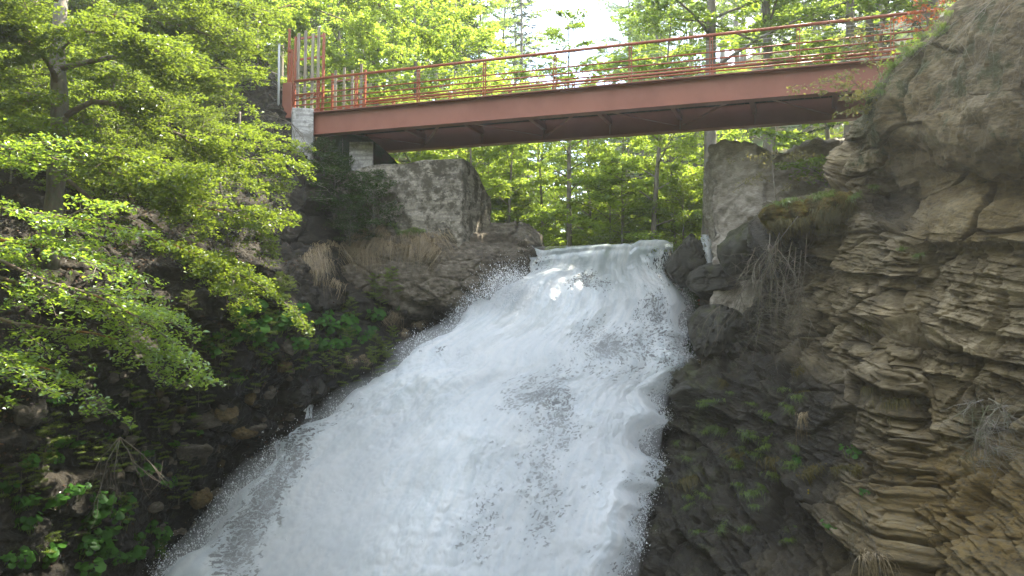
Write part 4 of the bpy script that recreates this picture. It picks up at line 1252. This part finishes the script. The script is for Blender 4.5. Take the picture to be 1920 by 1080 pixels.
hand_tree('beech_tree', 601, 'beech with pale lichen covered trunk at the far left and mossy limbs reaching right',
    [(92, 500, 16.3), (100, 400, 16.0), (108, 300, 16.0), (112, 200, 16.0), (108, 90, 16.1), (118, -60, 16.3), (110, -300, 16.6)], .20,
    [([(110, 160, 16), (90, 110, 15.6), (40, 70, 15.2), (-60, 40, 14.8)], .07),
     ([(112, 225, 16), (180, 190, 15.9), (250, 215, 16.0), (320, 250, 16.3), (410, 280, 17), (490, 315, 17.7)], .065),
     ([(110, 130, 16), (200, 110, 16), (280, 115, 16.4), (340, 135, 17.0), (390, 155, 17.6)], .06),
     ([(112, 60, 16), (200, 30, 16.2), (300, 40, 16.8), (370, 55, 17.4), (425, 85, 18.2)], .06),
     ([(112, -20, 16), (230, -40, 16.5), (360, -10, 17.3), (470, 20, 18.4)], .05),
     ([(105, 290, 16), (190, 320, 15.8), (300, 370, 16), (400, 395, 16.8), (470, 415, 17.4)], .05),
     ([(105, 320, 16), (200, 400, 15.6), (320, 460, 15.8), (400, 490, 16.3), (455, 520, 16.8)], .045),
     ([(112, 200, 16), (60, 190, 15.4), (0, 220, 14.9), (-80, 230, 14.5)], .05),
     ([(112, 100, 16), (160, 60, 15.2), (230, 70, 14.8), (320, 100, 14.8)], .045),
     ([(108, 250, 16), (150, 270, 15.2), (230, 300, 14.8), (330, 320, 15)], .04),
     ([(108, 0, 16), (60, -20, 15.4), (0, -10, 15), (-60, -10, 14.6)], .04)],
    .078, 96, 18, 1.0, 'deep', 10)
hand_tree('beech_tree', 602, 'young beech spreading flat sunlit sprays over the dark bank at the lower left',
    [(-260, 760, 12.0), (-250, 600, 12.2), (-245, 450, 12.4), (-250, 250, 12.7)], .13,
    [([(-245, 400, 12.4), (-100, 380, 12.3), (20, 395, 12.3), (140, 410, 12.5), (250, 430, 12.9)], .045),
     ([(-245, 450, 12.4), (-100, 440, 12.0), (40, 455, 12.0), (170, 480, 12.3), (270, 520, 12.8)], .045),
     ([(-245, 480, 12.4), (-80, 500, 12.2), (80, 540, 12.4), (220, 570, 12.9), (310, 590, 13.3), (360, 625, 13.8)], .045),
     ([(-245, 540, 12.4), (-80, 580, 12.0), (60, 620, 12.0), (200, 640, 12.5), (310, 680, 13.2)], .04),
     ([(-245, 580, 12.3), (-80, 640, 11.8), (40, 680, 11.8), (120, 700, 12)], .035),
     ([(-245, 500, 12.4), (-60, 470, 11.6), (80, 520, 11.5), (200, 560, 11.8), (300, 620, 12.3)], .04),
     ([(-245, 330, 12.6), (-100, 280, 12.8), (20, 280, 13), (100, 300, 13.4)], .04)],
    .072, 92, 14, .75, 'beech', 4)
hand_tree('beech_tree', 603, 'slender beech sapling hanging over the ledge below the bridge abutment',
    [(395, 330, 19.9), (420, 300, 19.7), (445, 260, 19.6), (450, 210, 19.7)], .05,
    [([(440, 270, 19.6), (480, 275, 19.6), (500, 305, 19.8), (530, 335, 20.2)], .022),
     ([(420, 300, 19.7), (450, 330, 19.5), (490, 350, 19.6), (530, 355, 20)], .022),
     ([(410, 310, 19.7), (440, 380, 19.4), (475, 420, 19.5), (500, 440, 19.8)], .02),
     ([(440, 260, 19.6), (460, 240, 19.6), (485, 245, 19.9)], .018),
     ([(405, 320, 19.8), (420, 420, 19.2), (430, 490, 19.2), (450, 530, 19.5)], .02),
     ([(400, 325, 19.8), (400, 420, 19.0), (410, 500, 18.8), (430, 580, 19)], .02)],
    .078, 90, 12, .6, 'deep', 3)
hand_tree('beech_tree', 604, 'tall beech with mesh wrapped straight trunk standing left of the red gate',
    [(474, 215, 27.4), (476, 150, 27.4), (477, 60, 27.4), (478, -80, 27.5), (480, -260, 27.6)], .21,
    [([(478, -10, 27.4), (560, -50, 26.8), (650, -25, 26.4), (740, 30, 26.2), (790, 60, 26.2)], .06),
     ([(478, -60, 27.4), (580, -90, 26.6), (700, -60, 26.3), (790, -10, 26)], .06),
     ([(477, 30, 27.4), (560, 10, 28.6), (650, 40, 29.4), (740, 90, 30)], .05),
     ([(477, 40, 27.4), (420, 20, 26.6), (360, 30, 26), (300, 50, 25.6)], .05),
     ([(477, 0, 27.4), (400, -30, 26.6), (330, -20, 26), (260, 0, 25.6)], .05),
     ([(477, 60, 27.4), (440, 70, 26.2), (400, 95, 25.6)], .04),
     ([(477, 45, 27.4), (530, 50, 28.6), (600, 90, 29.6), (660, 130, 30.4)], .04),
     ([(478, -30, 27.4), (540, -60, 26.8), (620, -40, 26.8), (690, -10, 27)], .04)],
    .11, 95, 16, 1.1, 'young', 7)
hand_tree('maple_shrub', 605, 'young olive and reddish leaved shrub growing in front of the right bridge end',
    [(1700, 245, 17.0), (1680, 215, 16.9), (1665, 180, 16.9), (1660, 150, 16.9)], .022,
    [([(1690, 230, 17), (1650, 200, 16.8), (1610, 165, 16.7), (1585, 150, 16.7)], .012), ([(1680, 215, 16.9), (1660, 150, 16.8), (1640, 100, 16.8), (1630, 85, 16.8)], .012),
     ([(1690, 235, 17), (1640, 190, 16.5), (1600, 175, 16.3), (1555, 150, 16.2)], .01), ([(1675, 200, 16.9), (1690, 150, 16.8), (1700, 110, 16.9)], .01), ([(1690, 235, 17), (1640, 215, 16.6), (1590, 180, 16.4)], .01)],
    .085, 56, 8, .38, 'olive', 2)['category'] = 'shrub'
hand_tree('red_shrub', 606, 'red leaved young shrub on the crest at the right end of the handrail',
    [(1750, 85, 17.6), (1740, 50, 17.5), (1735, 20, 17.5)], .02,
    [([(1748, 75, 17.6), (1720, 45, 17.4), (1700, 40, 17.3)], .01), ([(1745, 60, 17.6), (1735, 20, 17.5), (1725, -10, 17.5)], .01), ([(1748, 75, 17.6), (1760, 30, 17.5), (1775, 0, 17.5)], .01)],
    .075, 60, 8, .32, 'redleaf', 1)['category'] = 'shrub'
hand_tree('hazel_shrub', 607, 'bright green shrub behind the red one on the right cliff crest',
    [(1790, 60, 17.8), (1780, 20, 17.7), (1790, -40, 17.7)], .02,
    [([(1785, 40, 17.8), (1750, 60, 17.5), (1700, 105, 17.2)], .01), ([(1785, 30, 17.7), (1800, -10, 17.4), (1830, -30, 17.2)], .01), ([(1785, 40, 17.8), (1770, 0, 17.4), (1780, -40, 17.2)], .01), ([(1785, 50, 17.8), (1740, 80, 17.0), (1690, 140, 16.9)], .01)],
    .08, 60, 8, .42, 'young', 2)['category'] = 'shrub'
hand_tree('larch_sapling', 608, 'feathery pale green sapling in front of the pale grey block',
    [(1460, 400, 19.0), (1450, 330, 19.0), (1447, 270, 19.0)], .014,
    [([(1455, 370, 19), (1490, 345, 18.9), (1520, 340, 18.9)], .008), ([(1452, 345, 19), (1420, 330, 18.8), (1395, 345, 18.8)], .008), ([(1450, 320, 19), (1480, 300, 18.9), (1500, 300, 18.9)], .006), ([(1458, 385, 19), (1490, 375, 18.7), (1520, 365, 18.6)], .006), ([(1450, 300, 19), (1430, 290, 18.9), (1415, 295, 18.9)], .006)],
    .05, 60, 8, .28, 'olive', 1)['category'] = 'sapling'

# ------------------------------------------------------------------ grass, butterbur, twigs
def blade_tuft(seed, n, L_, droop, mat, spread=.15, w=.008, out=(0, -1, 0)):
    rng = np.random.default_rng(seed)
    a = Acc(); t = np.linspace(0, 1, 6)
    out = np.asarray(out, float)
    for k in range(n):
        base = np.array([rng.normal(0, spread), rng.normal(0, spread * .5), rng.normal(0, .02)])
        az = rng.normal(0, 1.0); d = np.array([math.sin(az), -math.cos(az), 0]) * rng.uniform(.15, 1.2)
        l = L_ * rng.uniform(.5, 1.2)
        up = rng.uniform(.35, .8)
        c = base + d * l * (t[:, None]) * .6 + np.array([0, 0, 1.]) * (l * (up * t - droop * t ** 2))[:, None]
        s = np.cross(d, (0, 0, 1)); s /= np.linalg.norm(s) + 1e-9
        ww_ = w * (1 - t * .85)
        v = np.stack([c - s * ww_[:, None], c + s * ww_[:, None]], 1).reshape(-1, 3)
        q = [[2 * j, 2 * j + 1, 2 * j + 3, 2 * j + 2] for j in range(5)]
        a.add(v, q)
    n_ = a.n // 12
    return a.mesh('grass_tuft', M[mat], False, {'tint': np.repeat(rng.random(n_), 12)})
TUFT = {'dry': [blade_tuft(701 + k, 90, .85, 1.1 + .25 * k, 'drygrass', .15) for k in range(3)],
        'green': [blade_tuft(711 + k, 130, .42, .75, 'grass', .15) for k in range(3)],
        'moss': [blade_tuft(721 + k, 160, .34, 1.4, 'mossleaf', .16, .012) for k in range(2)]}
def put_tuft(kind, px, py, which, s, label, group=None, cat='grass tuft', loc=None):
    if loc is None:
        h = hit(px, py, which)
        if not h: return
        loc = h[0] + h[1] * .02
    o = link('grass_tuft' if kind != 'moss' else 'moss_tuft', TUFT[kind][rng.integers(0, len(TUFT[kind]))])
    o.location = loc; o.scale = (s, s, s * rng.uniform(.9, 1.2)); o.rotation_euler = (rng.normal(0, .25), rng.normal(0, .3), rng.normal(0, .5))
    return tag(o, label, cat, group)
rng = np.random.default_rng(33)
GD = 'straw coloured grass hanging over the ledge left of the fall'
for k in range(46):
    put_tuft('dry', rng.uniform(620, 850), rng.uniform(432, 478), ('ledge',), rng.uniform(.45, 1.2), 'dry straw coloured grass hanging over the ledge below the dam pier', GD)
for k in range(12):
    put_tuft('dry', rng.uniform(570, 640), rng.uniform(450, 530), ('ledge', 'bank'), rng.uniform(.8, 1.1), 'brownish grass hanging left of the straw coloured fringe', 'brownish grass on the bank left of the ledge')
for k in range(14):
    put_tuft('green', rng.uniform(650, 820), rng.uniform(420, 440), ('ledge',), rng.uniform(.7, 1.0), 'short green grass at the foot of the dam pier', 'green grass at the foot of the dam pier')
for k in range(7):
    put_tuft('dry', rng.uniform(700, 790), rng.uniform(575, 625), ('bank', 'ledge'), rng.uniform(.35, .75), 'drooping dry grass under the ledge close to the water', 'dry grass under the ledge')
for k in range(4):
    put_tuft('dry', 650 + 14 * k, 668 + 9 * (k % 2), ('bank',), .36, 'thin dry stalks beside the low dark rock at the water', 'dry stalks at the water edge')
GM = 'sunlit grass on the mossy mound'

# mossy mound with its grass
def mound(px, py, d, size, seed, label):
    loc = P(px, py, d)
    p, f = rock_mesh(seed, size, facets=6, rough=.16, sub=6)
    n = len(p)
    o = link('mossy_mound', mesh_from('mossy_mound', p, f, M['mossy'], True))
    o.location = loc
    return tag(o, label, 'mound'), p + loc
m, t, N, L = mat_new('moss_cushion')
tc = N('ShaderNodeTexCoord').outputs['Object']
n1 = noise_node(t, 2.2, 6, .65, tc); n2 = noise_node(t, 28, 5, .75, tc)
r_ = ramp(t, [(.34, (.035, .03, .012)), (.5, (.10, .075, .018)), (.64, (.16, .13, .03))]); L(n1.outputs['Fac'], r_.inputs['Fac'])
finish(t, mixc(t, .8, r_.outputs['Color'], n2.outputs['Color'], 'OVERLAY'), .95, n2.outputs['Fac'], 1., .06, .1)
M['mossy'] = m
o1, v1 = mound(1482, 408, 18.6, (.62, .6, .38), 431, 'left lobe of brown green moss overhanging the bushy twigs right of the fall')
o2, v2 = mound(1562, 395, 18.0, (.55, .6, .42), 433, 'right lobe of brown green moss under the sunlit grass')
for k in range(46):
    vv = v1 if k % 2 else v2
    i = rng.integers(0, len(vv))
    p = vv[i]
    z0 = vv[:, 2].mean()
    if p[2] > z0 + .1:
        put_tuft('green', 0, 0, (), rng.uniform(.6, 1.0), 'sunlit green grass growing on top of the mossy mounds', GM, loc=Vector(p))
    else:
        put_tuft('moss', 0, 0, (), rng.uniform(.6, 1.0), 'brown moss strands hanging from the mossy mounds', 'moss strands of the mossy mounds', 'moss', loc=Vector(p))
# tufts on the cliff
for (px, py, s, k, lab) in ((1508, 775, .8, 'dry', 'straw coloured tuft hanging from the ledge in the middle of the dark cliff'), (1500, 745, .8, 'green', 'green crown of the straw coloured tuft on the dark cliff'),
                            (1410, 820, .7, 'green', 'green grass hanging on the wet cliff left of the straw coloured tuft'), (1345, 800, .7, 'green', 'green grass on the wet cliff beside the water'), (1270, 830, .6, 'green', 'green grass at the water edge of the dark cliff'),
                            (1640, 1040, .9, 'dry', 'dry grass hanging at the foot of the cliff'), (1690, 470, .5, 'green', 'small dark green tuft among the pale slabs'), (1720, 480, .5, 'green', 'small dark green tuft right of the other one among the pale slabs'),
                            (1490, 840, .6, 'green', 'grass under the straw coloured tuft'), (1640, 350, .6, 'green', 'fern like tuft in the dark recess under the overhang')):
    put_tuft(k, px, py, ('cliff',), s, lab)
for k in range(34):
    px = rng.uniform(1275, 1500); py = rng.uniform(730, 1020)
    put_tuft('green', px, py, ('cliff',), rng.uniform(.5, 1.1), 'green grass and weeds hanging on the dark wet rock right of the fall', 'grass hanging on the dark wet rock')
for k in range(16):
    put_tuft('moss', rng.uniform(1290, 1700), rng.uniform(560, 900), ('cliff',), rng.uniform(.5, 1.1), 'brown moss hanging on the dark rock right of the fall', 'moss hanging on the dark rock', 'moss')
for k in range(22):
    put_tuft('green', *[(1800 - 10 * k + rng.uniform(-14, 14)), (20 + 12.2 * k * .78 + rng.uniform(-14, 6))], ('cliff', 'slope'), rng.uniform(.5, .9), 'bright grass along the sunlit crest of the right cliff', 'grass along the crest of the right cliff')

# butterbur: round leaves on stalks
def butterbur(seed, n=13, spread=.34, size=.17):
    rng = np.random.default_rng(seed)
    root = empty('butterbur_plant', (0, 0, 0))
    la, sa = Acc(), Acc(); tint = []
    th = np.linspace(0, 2 * np.pi, 15)[:-1]
    prof = np.where(np.abs(th - np.pi) < .3, .45, 1.0) * (1 + .05 * np.cos(7 * th))
    for k in range(n):
        az = rng.uniform(0, 6.28); r = spread * math.sqrt(rng.random())
        c = np.array([r * math.cos(az), r * math.sin(az), rng.uniform(.10, .30)])
        nr = np.array([.5 * math.cos(az), .5 * math.sin(az) - .35, 1.]) + rng.normal(0, .22, 3); nr /= np.linalg.norm(nr)
        a = np.array([math.cos(az), math.sin(az), 0]); a -= nr * (a @ nr); a /= np.linalg.norm(a); b = np.cross(nr, a)
        s = size * rng.uniform(.5, 1.1)
        rim = c + s * .5 * prof[:, None] * (np.cos(th)[:, None] * a + np.sin(th)[:, None] * b) - nr * s * .10 + nr * s * .05 * np.cos(3 * th + az)[:, None]
        v = np.concatenate([[c], rim])
        la.add(v, t=[[0, 1 + j, 1 + (j + 1) % 14] for j in range(14)])
        tint += [rng.random()] * 15
        sa.tube([(c[0] * .2, c[1] * .2, -.05), (c[0] * .7, c[1] * .7, c[2] * .7), c], [.006, .005, .004], 4, False)
    la.build('leaves', M['butterbur'], root, True, {'tint': np.array(tint)})
    sa.build('stalks', M['grass'], root, False, {'tint': np.full(sa.n, .3)})
    return root
BUR = [butterbur(801 + k, (11, 15, 8)[k], (.30, .38, .22)[k], (.19, .21, .16)[k]) for k in range(3)]
bur_used = [False] * 3
def put_bur(px, py, which, s, label, group=None):
    h = hit(px, py, which)
    if not h: return
    k = int(rng.integers(0, 3))
    o = copy_tree(BUR[k]) if bur_used[k] else BUR[k]
    bur_used[k] = True
    o.location = h[0] - h[1] * .02; o.scale = (s, s, s); o.rotation_euler = (rng.normal(.25, .1), rng.normal(.2, .15), rng.normal(0, .5))
    return tag(o, label, 'plant', group)
for (n, x0, x1, y0, y1, s, lab, grp) in ((46, 430, 700, 585, 660, 1.05, 'round leaved butterbur growing under the ledge left of the fall', 'butterbur under the ledge'),
                                 (9, 480, 620, 650, 700, .8, 'round leaved butterbur trailing down to the ochre stones', 'butterbur above the ochre stones'),
                                 (9, 380, 450, 630, 730, .8, 'round leaved butterbur below the hanging beech leaves', 'butterbur below the beech leaves'),
                                 (44, 0, 300, 925, 1078, 1.0, 'round leaved butterbur in the lower left corner', 'butterbur in the lower left corner'),
                                 (10, 30, 170, 810, 880, .75, 'round leaved butterbur on the dark bank above the corner patch', 'butterbur on the dark left bank'),
                                 (16, 90, 420, 690, 860, .6, 'small round leaved butterbur scattered over the dark stones of the left bank', 'scattered small butterbur'),
                                 (6, 235, 310, 845, 920, .75, 'butterbur beside the bare dead branch on the left bank', 'butterbur beside the dead branch')):
    for k in range(n):
        px = rng.uniform(x0, x1); put_bur(px, rng.uniform(y0, y1), ('bank', 'ledge'), s * rng.uniform(.75, 1.2), lab, grp)
for px, py, lab in ((1590, 855, 'broad leafy plant in the middle of the dark cliff'), (1490, 865, 'small leafy plant left of the broad one on the cliff'), (1618, 935, 'leafy plant under the broad one on the cliff'), (1553, 995, 'lone small plant low on the dark cliff'), (740, 580, 'butterbur right under the ledge near the water')):
    put_bur(px, py, ('cliff', 'bank', 'ledge'), .9 if px == 1590 else .6, lab)

# dead twiggy bushes
def dead_bush(name, seed, start, targets, label, r=.012, subs=5, slen=.45, mat='twig', cat='dead bush', jit=(0, 0, 0)):
    rng = np.random.default_rng(seed)
    p0 = P(*start); root = empty(name, p0); tag(root, label, cat)
    a, b = Acc(), Acc()
    for tg_ in targets:
        e = P(*tg_) - p0
        pts = limb_curve(rng.normal(0, 1, 3) * jit, e, rng, 9, .10, .16)
        a.tube(pts, np.linspace(r, r * .3, 9), 5, False)
        for k in range(subs):
            i = rng.integers(2, 8)
            d = (pts[i + 1] - pts[i]); d /= np.linalg.norm(d)
            e2 = pts[i] + (d + rng.normal(0, .6, 3)) * slen * rng.uniform(.4, 1.2) - np.array([0, 0, .12 * slen])
            s2 = limb_curve(pts[i], e2, rng, 6, .05, .15)
            b.tube(s2, np.linspace(r * .45, r * .2, 6), 4, False)
            for j in range(2):
                q = rng.integers(2, 5)
                b.tube(limb_curve(s2[q], s2[q] + rng.normal(0, .16, 3) * (1, 1, .8) - (0, 0, .08), rng, 4, .05, .1), np.linspace(r * .28, r * .14, 4), 3, False)
    a.build('stems', M[mat], root, True); b.build('twigs', M[mat], root, True)
    return root
dead_bush('dead_bush', 901, (1475, 455, 18.2), [(1400, 560, 18.4), (1420, 640, 18.6), (1455, 680, 18.5), (1490, 640, 18.3), (1385, 600, 18.8), (1440, 600, 18.1), (1500, 690, 18.2), (1380, 660, 19.0), (1410, 520, 18.0), (1465, 590, 18.0), (1430, 690, 18.4), (1520, 610, 18.0), (1395, 540, 18.3), (1475, 660, 17.9), (1410, 590, 17.9), (1445, 540, 17.8), (1500, 560, 17.8), (1370, 620, 19.1)],
          'grey bare twiggy bush hanging below the mossy mound right of the fall', .012, 12, .6, jit=(.38, .25, .22))
dead_bush('bare_branch', 902, (1960, -30, 12.2), [(1740, 90, 11.8), (1690, 120, 11.8), (1780, 60, 11.6), (1800, 40, 11.9), (1830, 100, 11.5)], 'bare pale twigs hanging into the upper right corner', .008, 3, .5, cat='branch')
dead_bush('dead_branch', 903, (225, 820, 13.3), [(250, 900, 13.2), (300, 930, 13.3), (200, 950, 13.0), (160, 900, 12.9), (190, 930, 12.9)], 'bare dead branch lying on the left bank above the corner butterbur', .012, 4, .4, cat='branch')
dead_bush('root_tangle', 904, (545, 230, 24.4), [(580, 280, 24.3), (520, 300, 24.0), (600, 300, 24.6), (500, 260, 23.8), (560, 320, 24.0), (480, 240, 24.2), (450, 215, 24.6)], 'pale tangle of dead roots below the concrete abutment', .012, 7, .5, cat='roots')
dead_bush('brush_pile', 905, (430, 206, 25.2), [(380, 204, 24.8), (470, 200, 25.6), (350, 215, 24.2), (500, 208, 25.9), (400, 225, 24.6)], 'brown brushwood lying along the bank edge under the mesh wrapped trunk', .015, 7, .5, cat='brushwood')
dead_bush('hanging_root', 906, (1610, 940, 13.6), [(1610, 1060, 13.5), (1630, 1040, 13.4), (1640, 1090, 13.4), (1600, 1020, 13.5)], 'thin dry roots hanging down the lower cliff', .006, 3, .3, cat='roots')
dead_bush('dark_brush', 907, (1850, 745, 11.0), [(1820, 850, 10.9), (1850, 880, 10.8), (1880, 850, 10.9), (1835, 800, 10.7), (1870, 800, 10.7), (1805, 790, 10.9), (1890, 780, 10.9)], 'dark mossy brush clump hanging on the right cliff', .010, 16, .26, 'bark', cat='brush', jit=(.16, .08, .18))
# side trickles
def trickle(name, seed, pts, w, label):
    rng = np.random.default_rng(seed)
    c = resample(px_line(pts), 60); n = 14
    ln = np.linspace(-1, 1, n)
    wv = np.interp(np.linspace(0, 1, 60), np.linspace(0, 1, len(w)), w)
    v = c[:, None, :] + np.stack([ln[None] * wv[:, None] + 0 * c[:, :1], -.12 * (1 - ln[None] ** 2) + 0 * c[:, :1], 0 * ln[None] + 0 * c[:, :1]], -1)
    v = v + .05 * fbm(v * 3, 3, seed)[..., None]
    vm = np.concatenate([[0], np.cumsum(np.linalg.norm(np.diff(c, axis=0), axis=1))])
    uv = np.stack([np.broadcast_to(ln * .4, (60, n)), np.broadcast_to(vm[:, None] * .6, (60, n))], -1)
    cv = .80 - .36 * np.abs(np.broadcast_to(ln, (60, n))) ** 2
    o = link(name, mesh_from(name, v, grid_quads(n, 60), M['foam'], True, {'cover': cv, 'clear': np.zeros((60, n))}, uv))
    tag(o, label, 'trickle', kind='structure')
trickle('side_trickle', 951, [(1322, 440, 24.6), (1324, 454, 24.1), (1326, 470, 23.95), (1329, 496, 23.9)], [.13, .15, .17, .2], 'small white side trickle pouring beside the dark lip rock')
trickle('side_trickle', 952, [(588, 716, 22.0), (580, 735, 21.8), (575, 760, 21.7), (570, 785, 21.6)], [.08, .12, .18, .2], 'faint side trickle on the black rock left of the fall')
# fallen leaves on the floor behind the lip
nl = 5000
lx = rng.uniform(-4, 11, nl); ly = rng.uniform(25.6, 34, nl)
lc = np.stack([lx, ly, terrain(lx, ly) + .03], -1)
v, t_ = leaf_mesh_arrays(lc, .11, rng, tilt=.5)
tag(link('leaf_litter', mesh_from('leaf_litter', v, t_, M['redleaf'], False, {'tint': np.repeat(rng.random(nl), 4)})), 'brown fallen leaves on the forest floor behind the lip', 'leaf litter', kind='stuff')
nl = 9000
ii = rng.integers(60, 560, nl); jj = rng.integers(0, 600, nl)
ok = fbm(bw[ii, jj] * .8, 3, 55) > -.02
lc = bw[ii, jj][ok] + np.array([0, -.03, .02]) + rng.normal(0, .02, (ok.sum(), 3))
v, t_ = leaf_mesh_arrays(lc, .075, rng, up=(.2, -.5, .8), tilt=.5)
tag(link('leaf_litter', mesh_from('leaf_litter', v, t_, M['litter'], False, {'tint': np.repeat(rng.random(len(lc)), 4)})), 'brown dead leaves caught on the dark left bank', 'leaf litter', kind='stuff')
# yellow flowers on the cliff
hfl = hit(1517, 922, ('cliff',))
if hfl:
    fl_ = empty('yellow_flower', hfl[0]); tag(fl_, 'tiny yellow flowers on the dark wet cliff', 'flower')
    pa, sa = Acc(), Acc(); tn = []
    for k in range(4):
        c0 = np.array([rng.normal(0, .05), -.10 + rng.normal(0, .02), rng.normal(0, .04)])
        sa.tube([(0, 0, -.05), c0 * .6 + (0, 0, .03), c0], .003, 4, False)
        for j in range(5):
            an = j * 1.257
            pa.add([c0, c0 + (.010 * math.cos(an - .5), -.01, .010 * math.sin(an - .5)), c0 + (.026 * math.cos(an), -.012, .026 * math.sin(an)), c0 + (.010 * math.cos(an + .5), -.01, .010 * math.sin(an + .5))], [[0, 1, 2, 3]])
    pa.build('petals', M['petal'], fl_, False, {'tint': rng.random(pa.n)}); sa.build('stems', M['grass'], fl_, False, {'tint': np.full(sa.n, .5)})

# ------------------------------------------------------------------ air
m, t, N, L = mat_new('glare_haze')
pv_ = N('ShaderNodeVolumePrincipled')
pv_.inputs['Color'].default_value = (.92, .95, .96, 1)
pv_.inputs['Density'].default_value = HAZE
pv_.inputs['Anisotropy'].default_value = .6
o = N('ShaderNodeOutputMaterial'); L(pv_.outputs[0], o.inputs['Volume'])
hz = Acc().box((0, 160, 23), (520, 560, 68)).build('haze', m)  # thin haze volume, added partly to stand in for lens glare
tag(hz, 'pale haze in the air of the wood, partly standing in for lens glare', 'haze', kind='stuff')

# fine spray hanging over the falling water
mc = lattice(ctrl_fall, 70, 80)
m0 = P(mc[..., 0] + np.where(mc[..., 0] < 900, -14, 0), mc[..., 1], mc[..., 2])
nm = grid_normals(m0)
if nm[..., 1].mean() > 0: nm = -nm
um = np.tile(np.linspace(0, 1, 70), (80, 1)); vm_ = np.tile(np.linspace(0, 1, 80)[:, None], (1, 70))
th_ = np.sqrt(np.clip(np.sin(np.pi * um), 0, 1)) * sstep(.16, .42, vm_) * (.62 + .45 * fbm(m0 * .9, 3, 231)) + .012
fr_, bk_ = m0 + nm * (th_ * 1.0)[..., None], m0 - nm * (th_ * .5)[..., None]
q_ = grid_quads(70, 80); n0 = 70 * 80
ring = np.concatenate([np.arange(70), 70 * np.arange(1, 80) + 69, 70 * 79 + np.arange(68, -1, -1), 70 * np.arange(78, 0, -1)])
rn = np.roll(ring, -1)
sd_q = np.stack([ring, ring + n0, rn + n0, rn], -1)
m, t, N, L = mat_new('spray_mist')
pv_ = N('ShaderNodeVolumePrincipled')
pv_.inputs['Color'].default_value = (.97, .98, .99, 1)
pv_.inputs['Density'].default_value = MIST
o = N('ShaderNodeOutputMaterial'); L(pv_.outputs[0], o.inputs['Volume'])
tag(link('mist', mesh_from('mist', np.concatenate([fr_.reshape(-1, 3), bk_.reshape(-1, 3)]), np.concatenate([q_[:, ::-1], q_ + n0, sd_q[:, ::-1]]), m, True)), 'soft white mist hanging over the falling water', 'mist', kind='stuff')
